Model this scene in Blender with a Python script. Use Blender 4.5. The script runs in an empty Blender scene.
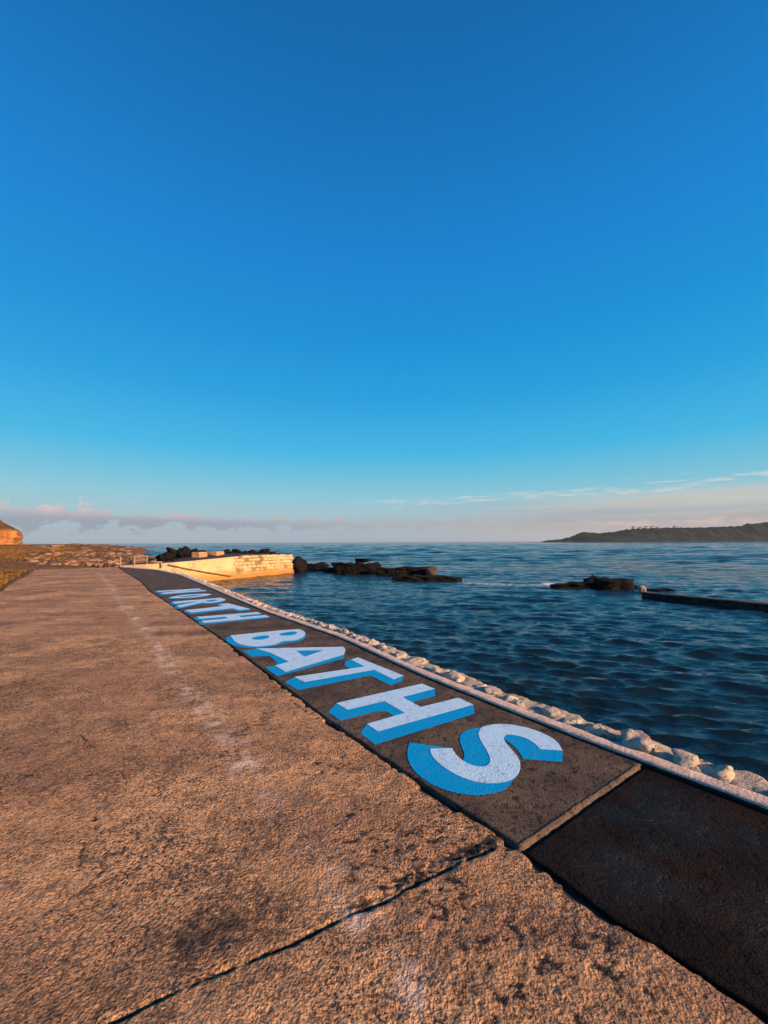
import bpy, bmesh, math, random
import numpy as np
from mathutils import Vector, Matrix

R = math.radians
random.seed(7); rng = np.random.default_rng(7)
scene = bpy.context.scene
C = scene.collection

# ------------------------------------------------------------------ camera
CAM_H = 1.6; F = 410.0; W = 768; H = 1024
PITCH = math.atan((542.0-512)/F); ROLL = -R(0.28)
cd = bpy.data.cameras.new('camera'); cam = bpy.data.objects.new('camera', cd); C.objects.link(cam)
cd.sensor_fit = 'HORIZONTAL'; cd.sensor_width = 24.0; cd.lens = 24.0*F/W
cd.clip_start = 0.05; cd.clip_end = 60000
cam.location = (0, 0, CAM_H)
M3 = Matrix.Rotation(math.pi/2 + PITCH, 3, 'X') @ Matrix.Rotation(ROLL, 3, 'Z')
cam.rotation_euler = M3.to_euler()
scene.camera = cam

# ------------------------------------------------------------------ light
EXPO = 1.05
SUN_AZ = R(126); SUN_EL = R(15)          # azimuth clockwise from the view direction (+Y)
vs = scene.view_settings
vs.view_transform = 'Standard'; vs.look = 'None'; vs.exposure = EXPO; vs.gamma = 1; vs.use_curve_mapping = False

def lin(c):
    return tuple((x/255/12.92 if x/255 <= .04045 else ((x/255+.055)/1.055)**2.4) for x in c)

def new_world():
    w = bpy.data.worlds.new('World'); scene.world = w; w.use_nodes = True
    nt = w.node_tree; N = nt.nodes; L = nt.links; N.clear()
    def n(t, **k):
        x = N.new(t)
        for a, b in k.items(): setattr(x, a, b)
        return x
    def m(op, a, b=None, c=None, clamp=False):
        x = n('ShaderNodeMath', operation=op, use_clamp=clamp)
        for i, v in enumerate((a, b, c)):
            if v is None: continue
            if isinstance(v, (int, float)): x.inputs[i].default_value = v
            else: L.new(v, x.inputs[i])
        return x.outputs[0]
    def sstep(v, a, b):
        x = n('ShaderNodeMapRange', interpolation_type='SMOOTHSTEP'); L.new(v, x.inputs[0])
        x.inputs[1].default_value = a; x.inputs[2].default_value = b; return x.outputs[0]
    def mix(f, a, b):
        x = n('ShaderNodeMix', data_type='RGBA')
        if isinstance(f, float): x.inputs[0].default_value = f
        else: L.new(f, x.inputs[0])
        for v, i in ((a, 6), (b, 7)):
            if isinstance(v, tuple): x.inputs[i].default_value = (*v, 1)
            else: L.new(v, x.inputs[i])
        return x.outputs[2]
    tc = n('ShaderNodeTexCoord'); sp = n('ShaderNodeSeparateXYZ'); L.new(tc.outputs['Generated'], sp.inputs[0])
    x, y, z = sp.outputs
    el = m('ARCSINE', z); az = m('ARCTAN2', x, y)
    ramp = n('ShaderNodeValToRGB'); cr = ramp.color_ramp; L.new(m('MAXIMUM', z, 0.0), ramp.inputs[0])
    stops = [(0, (150,170,188)), (.03, (158,178,190)), (.07, (156,190,202)), (.105, (138,195,212)), (.15, (108,190,218)),
             (.21, (60,181,226)), (.333, (26,159,222)), (.45, (8,144,217)), (.592, (10,130,211)), (.80, (5,104,176)), (1, (2,86,154))]
    while len(cr.elements) < len(stops): cr.elements.new(.5)
    for e, (p, c) in zip(cr.elements, stops): e.position = p; e.color = (*lin(c), 1)
    col = ramp.outputs[0]
    # warm low air towards the sun side
    wf = m('MULTIPLY', sstep(az, -.15, .75), sstep(el, .105, .03)); wf = m('MULTIPLY', wf, .75)
    col = mix(wf, col, lin((196,178,170)))
    # low cumulus bank
    cb = n('ShaderNodeCombineXYZ'); L.new(m('ADD', m('MULTIPLY', az, 22.0), 1.3), cb.inputs[0]); L.new(m('MULTIPLY', el, 40.0), cb.inputs[1])
    nz = n('ShaderNodeTexNoise'); nz.inputs['Scale'].default_value = 1.0; nz.inputs['Detail'].default_value = 8; nz.inputs['Roughness'].default_value = .62
    L.new(cb.outputs[0], nz.inputs['Vector'])
    # centre line of the bank and its thickness
    cen = m('ADD', .042, m('MULTIPLY', az, -.012))
    thick = m('ADD', .017, m('MULTIPLY', sstep(az, -.35, -.75), .008))
    dv = m('DIVIDE', m('ABSOLUTE', m('SUBTRACT', el, cen)), thick)
    dens = m('ADD', m('SUBTRACT', .52, m('MULTIPLY', dv, .34)), m('MULTIPLY', m('SUBTRACT', nz.outputs[0], .5), 2.1))
    dens = sstep(dens, .20, .36)
    dens = m('MULTIPLY', dens, m('ADD', .42, m('MULTIPLY', sstep(az, .1, -.5), .48)))
    top = sstep(m('SUBTRACT', el, cen), -.008, .026)
    ccol = mix(m('MULTIPLY', top, m('MULTIPLY', nz.outputs[0], 1.2)), lin((140,150,170)), lin((236,206,200)))
    ccol = mix(sstep(az, -.45, .3), ccol, lin((172,166,174)))
    col = mix(dens, col, ccol)
    # wide thin veil towards the right, over the pale band
    cb3 = n('ShaderNodeCombineXYZ'); L.new(m('MULTIPLY', az, 3.0), cb3.inputs[0]); L.new(m('MULTIPLY', m('SUBTRACT', el, m('MULTIPLY', az, .03)), 70.0), cb3.inputs[1])
    nv = n('ShaderNodeTexNoise'); nv.inputs['Scale'].default_value = 1.0; nv.inputs['Detail'].default_value = 4; L.new(cb3.outputs[0], nv.inputs['Vector'])
    veil = m('MULTIPLY', sstep(nv.outputs[0], .42, .62), m('MULTIPLY', sstep(el, .10, .075), sstep(el, .028, .05)))
    veil = m('MULTIPLY', veil, m('MULTIPLY', sstep(az, -.1, .45), .42))
    col = mix(veil, col, lin((160,158,168)))
    cband = m('MULTIPLY', m('MULTIPLY', sstep(el, .062, .078), sstep(el, .115, .088)), m('MULTIPLY', sstep(az, .15, .7), .55))
    col = mix(cband, col, lin((214,200,184)))
    # thin bright streaks
    cb2 = n('ShaderNodeCombineXYZ'); L.new(m('MULTIPLY', az, 12.0), cb2.inputs[0]); L.new(m('MULTIPLY', el, 95.0), cb2.inputs[1])
    ns = n('ShaderNodeTexNoise'); ns.inputs['Scale'].default_value = 1.0; ns.inputs['Detail'].default_value = 6; ns.inputs['Roughness'].default_value = .6
    L.new(cb2.outputs[0], ns.inputs['Vector'])
    sc = m('ADD', .096, m('MULTIPLY', az, .026))
    sd = m('DIVIDE', m('ABSOLUTE', m('SUBTRACT', el, sc)), .014)
    sden = m('ADD', m('SUBTRACT', .5, m('MULTIPLY', sd, .4)), m('MULTIPLY', m('SUBTRACT', ns.outputs[0], .5), 2.8))
    sden = m('MULTIPLY', sstep(sden, .25, .72), m('MULTIPLY', sstep(az, -.12, .12), .62))
    col = mix(sden, col, lin((214,212,208)))
    # small pink puffs low on the right, behind the headland
    cb4 = n('ShaderNodeCombineXYZ'); L.new(m('MULTIPLY', az, 26.0), cb4.inputs[0]); L.new(m('MULTIPLY', el, 75.0), cb4.inputs[1])
    n4 = n('ShaderNodeTexNoise'); n4.inputs['Scale'].default_value = 1.0; n4.inputs['Detail'].default_value = 5; L.new(cb4.outputs[0], n4.inputs['Vector'])
    pd = m('DIVIDE', m('ABSOLUTE', m('SUBTRACT', el, .037)), .014)
    pden = m('ADD', m('SUBTRACT', .5, m('MULTIPLY', pd, .45)), m('MULTIPLY', m('SUBTRACT', n4.outputs[0], .5), 1.6))
    pden = m('MULTIPLY', sstep(pden, .3, .6), m('MULTIPLY', sstep(az, .35, .5), m('MULTIPLY', sstep(az, .85, .7), .5)))
    col = mix(pden, col, lin((226,190,180)))
    # below the horizon
    col = mix(sstep(z, 0.0, -.03), col, lin((30,60,85)))
    sc_ = n('ShaderNodeVectorMath', operation='SCALE'); L.new(col, sc_.inputs[0]); sc_.inputs[3].default_value = 10.0/(2**EXPO)
    sky = n('ShaderNodeTexSky', sky_type='NISHITA'); sky.sun_disc = False
    sky.sun_elevation = SUN_EL; sky.sun_rotation = SUN_AZ
    bg = n('ShaderNodeBackground'); bg.inputs['Strength'].default_value = 0.1
    L.new(mix(.96, sky.outputs[0], sc_.outputs[0]), bg.inputs[0])
    o = n('ShaderNodeOutputWorld'); L.new(bg.outputs[0], o.inputs[0])
new_world()

sd_ = bpy.data.lights.new('sun', 'SUN'); sd_.energy = 5.0; sd_.angle = R(.5); sd_.color = (1.0, .62, .36)
sun = bpy.data.objects.new('sun', sd_); C.objects.link(sun)
sdir = Vector((math.sin(SUN_AZ)*math.cos(SUN_EL), math.cos(SUN_AZ)*math.cos(SUN_EL), math.sin(SUN_EL)))
sun.rotation_euler = sdir.to_track_quat('Z', 'Y').to_euler()

# ------------------------------------------------------------------ helpers
def ray(px, py):
    return M3 @ Vector(((px-W/2)/F, -(py-H/2)/F, -1))
def G(px, py, z=0.0):                 # surveyed point: where the sight line meets the level z
    d = ray(px, py); k = (z-CAM_H)/d.z
    return Vector((d.x*k, d.y*k, z))
def D(px, py, Y):                     # surveyed point at a known distance Y
    d = ray(px, py); k = Y/d.y
    return Vector((d.x*k, Y, CAM_H+d.z*k))

def tag(o, label=None, cat=None, group=None, kind=None):
    if label: o['label'] = label
    if cat: o['category'] = cat
    if group: o['group'] = group
    if kind: o['kind'] = kind
    return o
def mesh_obj(name, verts, faces, mat, parent=None, smooth=True):
    me = bpy.data.meshes.new(name)
    me.from_pydata([tuple(map(float, v)) for v in verts] if not isinstance(verts, np.ndarray) else verts.tolist(), [], faces if isinstance(faces, list) else faces.tolist())
    me.materials.append(mat)
    if smooth: me.polygons.foreach_set('use_smooth', [True]*len(me.polygons))
    me.update()
    o = bpy.data.objects.new(name, me); C.objects.link(o)
    if parent: o.parent = parent
    return o
def empty(name, loc):
    o = bpy.data.objects.new(name, None); C.objects.link(o); o.location = loc; o.empty_display_size = .1
    return o
def grid_faces(nu, nv):
    i = np.arange(nu*nv).reshape(nu, nv)
    return np.stack([i[:-1,:-1].ravel(), i[1:,:-1].ravel(), i[1:,1:].ravel(), i[:-1,1:].ravel()], 1)
def add_attr(o, name, vals):
    a = o.data.attributes.new(name, 'FLOAT', 'POINT'); a.data.foreach_set('value', np.asarray(vals, dtype=np.float32).ravel())

_perm = rng.permutation(4096)
def _h(ix, iy, iz):
    return _perm[(_perm[(_perm[ix & 4095] + iy) & 4095] + iz) & 4095] / 4095.0
def vnoise(x, y, z=0.0):
    x = np.asarray(x, float); y = np.asarray(y, float); z = np.zeros_like(x)+z
    ix, iy, iz = np.floor(x).astype(int), np.floor(y).astype(int), np.floor(z).astype(int)
    fx, fy, fz = x-ix, y-iy, z-iz
    fx, fy, fz = [f*f*(3-2*f) for f in (fx, fy, fz)]
    r = 0
    for a in (0, 1):
        for b in (0, 1):
            for c in (0, 1):
                r = r + _h(ix+a, iy+b, iz+c)*(fx if a else 1-fx)*(fy if b else 1-fy)*(fz if c else 1-fz)
    return r*2-1
def fbm(x, y, z=0.0, o=4, rough=.5):
    r = 0; a = 1; s = 0
    for k in range(o):
        r = r + a*vnoise(np.asarray(x)*2**k+17.3*k, np.asarray(y)*2**k+5.1*k, np.asarray(z)*2**k); s += a; a *= rough
    return r/s
def polydist(X, Y, pts):
    d = np.full(X.shape, 1e9); u = np.zeros(X.shape); acc = 0
    for (ax, ay), (bx, by) in zip(pts[:-1], pts[1:]):
        L2 = (bx-ax)**2+(by-ay)**2; t = np.clip(((X-ax)*(bx-ax)+(Y-ay)*(by-ay))/L2, 0, 1)
        q = np.hypot(X-ax-t*(bx-ax), Y-ay-t*(by-ay)); k = q < d
        d = np.where(k, q, d); u = np.where(k, acc+t*math.sqrt(L2), u); acc += math.sqrt(L2)
    return d, u
def inside(X, Y, poly):
    r = np.zeros(X.shape, bool); n = len(poly)
    for i in range(n):
        ax, ay = poly[i]; bx, by = poly[(i+1) % n]
        if ay == by: continue
        c = ((ay > Y) != (by > Y)) & (X < (bx-ax)*(Y-ay)/(by-ay)+ax); r ^= c
    return r
def ss(a, b, x):
    t = np.clip((x-a)/(b-a), 0, 1); return t*t*(3-2*t)

# ------------------------------------------------------------------ materials
class NT:
    def __init__(s, name):
        s.m = bpy.data.materials.new(name); s.m.use_nodes = True; s.nt = s.m.node_tree; s.N = s.nt.nodes; s.L = s.nt.links
        s.b = s.N['Principled BSDF']; s.tc = s.N.new('ShaderNodeTexCoord'); s.geo = s.N.new('ShaderNodeNewGeometry')
        s.pos = s.geo.outputs['Position']
    def node(s, t, **k):
        x = s.N.new(t)
        for a, b in k.items(): setattr(x, a, b)
        return x
    def put(s, v, sock):
        if isinstance(v, (int, float)): sock.default_value = v
        elif isinstance(v, tuple): sock.default_value = (*v, 1) if len(v) == 3 else v
        else: s.L.new(v, sock)
    def math(s, op, a, b=None, clamp=False):
        x = s.node('ShaderNodeMath', operation=op, use_clamp=clamp); s.put(a, x.inputs[0])
        if b is not None: s.put(b, x.inputs[1])
        return x.outputs[0]
    def noise(s, scale, detail=5, rough=.6, vec=None, dist=0):
        x = s.node('ShaderNodeTexNoise'); x.inputs['Scale'].default_value = scale; x.inputs['Detail'].default_value = detail
        x.inputs['Roughness'].default_value = rough; x.inputs['Distortion'].default_value = dist
        s.L.new(vec or s.pos, x.inputs['Vector']); return x.outputs[0]
    def voro(s, scale, feature='F1', vec=None, rnd=1.0):
        x = s.node('ShaderNodeTexVoronoi', feature=feature); x.inputs['Scale'].default_value = scale; x.inputs['Randomness'].default_value = rnd
        s.L.new(vec or s.pos, x.inputs['Vector']); return x.outputs['Distance']
    def mapv(s, scale=(1,1,1), rot=(0,0,0), vec=None):
        x = s.node('ShaderNodeMapping'); x.inputs['Scale'].default_value = scale; x.inputs['Rotation'].default_value = rot
        s.L.new(vec or s.pos, x.inputs['Vector']); return x.outputs[0]
    def rng(s, v, a, b, c=0.0, d=1.0, smooth=True):
        x = s.node('ShaderNodeMapRange', interpolation_type='SMOOTHSTEP' if smooth else 'LINEAR'); s.put(v, x.inputs[0])
        for i, q in enumerate((a, b, c, d)): x.inputs[i+1].default_value = q
        return x.outputs[0]
    def mix(s, f, a, b, mode='MIX'):
        x = s.node('ShaderNodeMix', data_type='RGBA', blend_type=mode); s.put(f, x.inputs[0]); s.put(a, x.inputs[6]); s.put(b, x.inputs[7]); return x.outputs[2]
    def attr(s, name): return s.node('ShaderNodeAttribute', attribute_name=name).outputs['Fac']
    def bump(s, h, dist, strength=1.0, prev=None):
        x = s.node('ShaderNodeBump'); x.inputs['Strength'].default_value = strength; x.inputs['Distance'].default_value = dist
        s.put(h, x.inputs['Height'])
        if prev is not None: s.L.new(prev, x.inputs['Normal'])
        return x.outputs[0]
    def done(s, col, rough=.9, normal=None, spec=.3):
        s.put(col, s.b.inputs['Base Color']); s.put(rough, s.b.inputs['Roughness']); s.b.inputs['Specular IOR Level'].default_value = spec
        if normal is not None: s.L.new(normal, s.b.inputs['Normal'])
        return s.m

def mat_path():
    s = NT('path_concrete')
    big = s.noise(.9, 6, .65); mid = s.noise(7, 5, .6); fine = s.noise(64, 4, .62); grit = s.voro(85)
    col = s.mix(s.rng(big, .3, .7), (.50,.27,.125), (.76,.43,.21))
    col = s.mix(s.rng(mid, .42, .7, 0, .7), col, (.24,.13,.075))
    band = s.noise(1.0, 5, .6, vec=s.mapv((.35, 2.2, 1), (0,0,R(12))))
    col = s.mix(s.rng(band, .45, .62, 0, .6), col, (.22,.125,.08))
    # coloured grains of the aggregate
    gc = s.noise(150, 2, .5)
    col = s.mix(s.rng(gc, .40, .70, 0, .7), col, (.72,.42,.22))
    # pits blackened in the colour, painted shade in place of weak bump shading
    pit = s.rng(fine, .495, .435)
    pm = s.math('MULTIPLY', pit, s.rng(mid, .40, .55, .7, 1.0))
    drift = s.noise(.45, 4, .6, vec=s.mapv((1, 1.7, 1)))
    col = s.mix(s.rng(drift, .42, .62, 0, .5), col, (.29,.15,.085))
    pm = s.math('MULTIPLY', pm, s.rng(s.noise(1.1, 4, .6), .35, .60, .5, 1))
    hole = s.math('MULTIPLY', s.rng(s.voro(19), .20, .10), s.rng(s.noise(3.5, 4, .7), .46, .58))
    pm = s.math('MAXIMUM', pm, hole)
    col = s.mix(s.math('MULTIPLY', pm, .95), col, (.035,.024,.02))
    patch = s.math('MULTIPLY', s.rng(s.noise(1.7, 5, .7), .50, .64), s.rng(s.noise(40, 3, .7), .42, .58, 0, .75))
    col = s.mix(patch, col, (.085,.06,.05))
    deep = s.rng(s.attr('stain_shade'), .6, .95)
    col = s.mix(s.math('MULTIPLY', s.attr('stain_shade'), s.math('MAXIMUM', deep, s.rng(s.noise(28, 4, .7), .40, .54))), col, (.025,.02,.019))  # damp stains together with painted shade of the recesses
    wear = s.math('MULTIPLY', s.attr('wear'), s.rng(s.noise(5, 7, .8), .46, .60))
    col = s.mix(s.math('MULTIPLY', wear, .62), col, (.74,.58,.47))
    h = s.math('ADD', s.math('MULTIPLY', fine, 1.0), s.math('MULTIPLY', grit, .35))
    nrm = s.bump(s.noise(26, 4, .65), .015, .8)
    nrm = s.bump(h, .020, 1.0, nrm)
    return s.done(col, .93, nrm, .2)

def mat_strip(name, c1, c2, pitc, bd=.008, rough=.85, spec=.3):
    s = NT(name)
    big = s.noise(2.2, 6, .7); mid = s.noise(14, 5, .65); fine = s.noise(90, 3, .6)
    col = s.mix(s.rng(big, .32, .68), c1, c2)
    col = s.mix(s.rng(mid, .54, .64, 0, .6), col, pitc)
    col = s.mix(s.rng(s.noise(34, 4, .7), .56, .62, 0, .85), col, pitc)
    col = s.mix(s.rng(s.noise(160, 2), .55, .75, 0, .6), col, tuple(min(1, x*2.2) for x in c2))
    h = s.math('ADD', fine, s.math('MULTIPLY', s.rng(mid, .5, .68), -1.2))
    nrm = s.bump(h, bd)
    nrm = s.bump(s.noise(5, 4), .02, .5, nrm)
    return s.done(col, rough, nrm, spec)

def mat_paint(name, c, worn, wcol=(.20,.165,.14), thr=.62):
    s = NT(name)
    mid = s.noise(11, 6, .75); fine = s.noise(90, 3, .6)
    col = s.mix(s.noise(4, 4), c, tuple(x*.86 for x in c))
    stripes = s.noise(14, 3, .5, vec=s.mapv((1, 5, 1), (0,0,R(-25))))
    col = s.mix(s.rng(stripes, .5, .8, 0, .35), col, tuple(x*.72 for x in c))
    w = s.rng(s.math('ADD', s.math('MULTIPLY', mid, .6), s.math('MULTIPLY', fine, .4)), thr-.06, thr+.02)
    col = s.mix(s.math('MULTIPLY', w, worn), col, wcol)
    nrm = s.bump(fine, .006); nrm = s.bump(s.noise(5, 4), .01, .5, nrm)
    return s.done(col, .9, nrm, .08)

def mat_white(name, c=(.78,.72,.64), wcol=(.33,.25,.18), thr=.56, amount=.8, scale=9, dist=.01, warm=None):
    s = NT(name)
    a = s.noise(scale, 7, .7); f = s.noise(scale*7, 4, .65)
    col = s.mix(s.rng(s.noise(scale*.4, 4), .35, .65), c, tuple(x*.82 for x in c))
    v = s.math('ADD', s.math('MULTIPLY', a, .65), s.math('MULTIPLY', f, .35))
    col = s.mix(s.rng(v, thr, thr+.10, 0, amount), col, wcol)
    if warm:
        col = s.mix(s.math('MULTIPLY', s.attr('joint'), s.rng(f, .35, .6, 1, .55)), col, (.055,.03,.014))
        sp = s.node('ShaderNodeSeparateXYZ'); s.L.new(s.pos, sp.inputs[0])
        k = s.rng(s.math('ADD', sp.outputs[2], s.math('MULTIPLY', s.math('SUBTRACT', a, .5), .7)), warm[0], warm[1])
        col = s.mix(k, col, warm[2])  # warm light at the wall foot painted into the colour
    nrm = s.bump(f, dist); nrm = s.bump(a, dist*3, .6, nrm)
    return s.done(col, .85, nrm, .3)

def mat_rock(name, c1, c2, c3=None, scale=3, rough=.85, dist=.05, spec=.3):
    s = NT(name)
    a = s.noise(scale, 7, .7); f = s.noise(scale*6, 4, .65)
    st = s.noise(scale, 4, .6, vec=s.mapv((.5, .5, 3.5)))
    col = s.mix(s.rng(a, .35, .65), c1, c2)
    col = s.mix(s.rng(st, .52, .64, 0, .7), col, c3 or tuple(x*.5 for x in c1))
    oi = s.node('ShaderNodeObjectInfo')
    col = s.mix(s.math('MULTIPLY', oi.outputs['Random'], .55), col, tuple(x*.45 for x in c2))
    nrm = s.bump(f, dist*.4); nrm = s.bump(st, dist, .8, nrm)
    return s.done(col, rough, nrm, spec)

M_path = mat_path()
M_strip = mat_strip('damp_strip_concrete', (.15,.105,.07), (.055,.040,.032), (.014,.011,.010), spec=.12)
M_dark = mat_strip('dark_wet_concrete', (.005,.004,.004), (.017,.010,.008), (.003,.003,.003), .014, .85, .05)
_nt = M_dark.node_tree; _b = _nt.nodes['Principled BSDF']                # damp patches with a sheen, and grit
_g = _nt.nodes.new('ShaderNodeNewGeometry'); _n = _nt.nodes.new('ShaderNodeTexNoise'); _n.inputs['Scale'].default_value = 2.6; _n.inputs['Detail'].default_value = 6
_m = _nt.nodes.new('ShaderNodeMapRange'); _m.inputs[1].default_value = .42; _m.inputs[2].default_value = .6; _m.inputs[3].default_value = .42; _m.inputs[4].default_value = .95
_nt.links.new(_g.outputs['Position'], _n.inputs['Vector']); _nt.links.new(_n.outputs[0], _m.inputs[0]); _nt.links.new(_m.outputs[0], _b.inputs['Roughness'])
_b.inputs['Specular IOR Level'].default_value = .09
M_joint = mat_rock('joint_fill', (.02,.017,.015), (.04,.03,.025), scale=12, dist=.01)
M_lip = mat_strip('slab_lip_concrete', (.115,.08,.058), (.07,.05,.038), (.03,.022,.018))
M_face = mat_paint('pale_letter_paint', (.50,.76,.92), .7, thr=.60)
M_blue = mat_paint('blue_letter_paint', (.001,.33,.66), .6, thr=.63)
M_kerb_plain = mat_white('kerb_whitewash', (.74,.56,.46), (.33,.22,.16), .52, .8, 7)
M_stone = mat_white('stone_whitewash', (.66,.55,.43), (.26,.18,.11), .51, .9, 9, .03)

def mat_kerb():
    s = NT('kerb_whitewash_shade_edge'); a = s.noise(6, 7, .72); f = s.noise(48, 4, .65)
    sp = s.node('ShaderNodeSeparateXYZ'); s.L.new(s.pos, sp.inputs[0])
    col = s.mix(s.rng(a, .35, .65), (.76,.56,.45), (.60,.43,.34))
    col = s.mix(s.rng(s.math('ADD', s.math('MULTIPLY', a, .6), s.math('MULTIPLY', f, .4)), .54, .62, 0, .7), col, (.42,.30,.23))
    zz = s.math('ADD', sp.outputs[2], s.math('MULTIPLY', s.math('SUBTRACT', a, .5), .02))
    col = s.mix(s.rng(zz, .016, .008), col, (.022,.017,.015))       # lower edge painted black as the side face's shade
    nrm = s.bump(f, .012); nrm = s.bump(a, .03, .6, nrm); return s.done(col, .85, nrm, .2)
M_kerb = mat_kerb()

# ------------------------------------------------------------------ quay coordinates: s runs away along the joint, t towards the water
O2 = G(517, 846); E2 = (G(150.5, 591)-O2).normalized()
es = Vector((-.607, .795, 0)).normalized(); et = Vector((.795, .607, 0)).normalized()
def loc(p): q = p-O2; return (q.dot(es), q.dot(et))
def wor(s, t, z=0.0):
    p = O2 + es*s + et*t; return Vector((p.x, p.y, z))
def curve(pix, z=0.0):
    a = sorted(loc(G(x, y, z)) for x, y in pix)
    S = np.array([q[0] for q in a]); T = np.array([q[1] for q in a]); return S, T
KH = .03
eS, eT = curve([(758,1010),(657,944),(605,913),(517,846),(380,756),(327.5,720),(228.6,644),(177.5,608.6),(150.5,591.5),(140,581),(118,567.5)])
kS, kT = curve([(768,806),(644,760),(560,728.5),(420,673),(343,637.5),(267.3,611.5),(231.5,596.5),(200,583),(179,574.5),(155,569.5),(121,567)], KH)
S_END = 32.0
def edge_t(s): return np.interp(s, eS, eT)
def _sm(S, T, s, w):
    return sum(np.interp(np.asarray(s)+d, S, T) for d in np.linspace(-w, w, 9))/9
def kerb_t(s):
    s = np.asarray(s, float); base = _sm(kS, kT, s, .5)
    return base
WL = -1.2

# ------------------------------------------------------------------ ground: sea, land
def make_sea():
    rs = [1.2]
    while rs[-1] < 900: rs.append(rs[-1]*1.0055)
    rs += [1000, 1500, 2500, 4500, 9000, 18000, 40000]
    rs = np.array(rs)
    th = np.concatenate([np.linspace(R(-178), R(-64), 50)[:-1], np.linspace(R(-62), R(64), 480), np.linspace(R(66), R(178), 40)])
    Rr, Th = np.meshgrid(rs, th, indexing='ij')
    X = Rr*np.sin(Th); Y = Rr*np.cos(Th); cell = Rr*.0055
    Z = np.zeros_like(X); dX = np.zeros_like(X); dY = np.zeros_like(X)
    g = np.random.default_rng(3)
    for k in range(100):
        lam = (.10*(.85/.10)**g.random()) if k < 80 else (1.1*(3.2/1.1)**g.random()); ang = R(76)+g.normal(0, .24 if k < 80 else .3); kk = 2*math.pi/lam
        amp = (.0090 if k < 80 else .0046)*lam**.92*(.5+1.0*g.random()); ph = g.random()*6.28
        if lam > 2.5: amp *= .75
        a = amp*ss(2.2, 4.5, lam/cell)
        arg = kk*(X*math.cos(ang)+Y*math.sin(ang))+ph
        Z += a*np.sin(arg); dX += a*.9*math.cos(ang)*np.cos(arg); dY += a*.9*math.sin(ang)*np.cos(arg)
    off = ss(34, 80, np.hypot(X, Y-4)+.35*X)
    for k in range(34):
        lam = 2.5*(11/2.5)**g.random(); ang = R(78)+g.normal(0, .35); kk = 2*math.pi/lam
        a = .0055*lam*(.5+g.random())*ss(2.0, 3.6, lam/cell)*off; arg = kk*(X*math.cos(ang)+Y*math.sin(ang))+g.random()*6.28
        Z += a*np.sin(arg); dX += a*math.cos(ang)*np.cos(arg); dY += a*math.sin(ang)*np.cos(arg)
    patch = .75+.5*fbm(X/9, Y/9, 0, 3)
    g1, g2, g3 = G(470, 583, WL), G(520, 585, WL), G(556, 584, WL)
    fd, _ = polydist(X, Y, [(g1.x, g1.y), (g2.x, g2.y), (g3.x, g3.y)])
    fd2, _ = polydist(X, Y, [tuple(G(x, y, WL)[:2]) for x, y in ((300,571),(333,574),(382,575),(437,576.5),(463,582))])
    fd3, _ = polydist(X, Y, [tuple(G(x, y, WL)[:2]) for x, y in ((552,589),(604,591),(642,598),(768,612.5))])
    foam = np.maximum(np.exp(-(fd/1.5)**2)*.8, np.maximum(np.exp(-(fd2/.8)**2)*.45, np.exp(-(fd3/.30)**2)*.45))
    g4 = G(551, 584, WL); foam = np.maximum(foam, np.exp(-((X-g4.x)**2+(Y-g4.y)**2)/1.2))
    # calmer inside the pool near the wall
    Z *= patch; dX *= patch; dY *= patch
    V = np.stack([X+dX, Y+dY, Z+WL], -1).reshape(-1, 3)
    s = NT('sea_water')
    vec = s.mapv((.5, 1.4, 1), (0,0,R(14)))
    n1 = s.noise(5.2, 6, .68, vec=vec); n2 = s.noise(.55, 4, .6, vec=vec); n3 = s.noise(.08, 4, .6, vec=vec)
    ln = s.node('ShaderNodeVectorMath', operation='LENGTH'); s.L.new(s.pos, ln.inputs[0]); dist = ln.outputs['Value']
    def ridge(v): return s.math('SUBTRACT', 1.0, s.math('ABSOLUTE', s.math('SUBTRACT', s.math('MULTIPLY', v, 2.0), 1.0)))
    n0 = ridge(s.noise(6.5, 3, .55, vec=s.mapv((.42, 1.5, 1), (0,0,R(16)))))
    n00 = s.noise(15, 3, .6, vec=s.mapv((.5, 1.3, 1), (0,0,R(10))))
    pre = s.bump(s.math('MULTIPLY', n0, s.rng(dist, 3, 60, .6, 1.3)), .028, 1.0)
    pre = s.bump(n00, .005, 1.0, pre)
    nrm = s.bump(s.math('MULTIPLY', n1, s.rng(dist, 8, 160, .5, 1.3)), .040, 1.0, pre)
    nrm = s.bump(s.math('MULTIPLY', n2, s.rng(dist, 12, 60, .25, 1)), .55, 1.0, nrm)
    nrm = s.bump(s.math('MULTIPLY', n3, s.rng(dist, 60, 500)), 4.0, 1.0, nrm)
    tint = s.mix(s.noise(.12, 3), (.003,.008,.010), (.006,.014,.016))
    fm = s.math('SUBTRACT', s.attr('foam'), s.math('MULTIPLY', s.noise(5.5, 6, .8, vec=s.mapv((.5, 1, 1))), 1.55)); fm = s.rng(fm, -.10, .16)
    s.done(s.mix(fm, tint, (.62,.64,.66)), s.rng(fm, 0, 1, .045, .8), nrm, .5); s.b.inputs['IOR'].default_value = 1.333
    so = tag(mesh_obj('sea', V, grid_faces(len(rs), len(th)), s.m), kind='structure'); add_attr(so, 'foam', foam)
make_sea()

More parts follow.
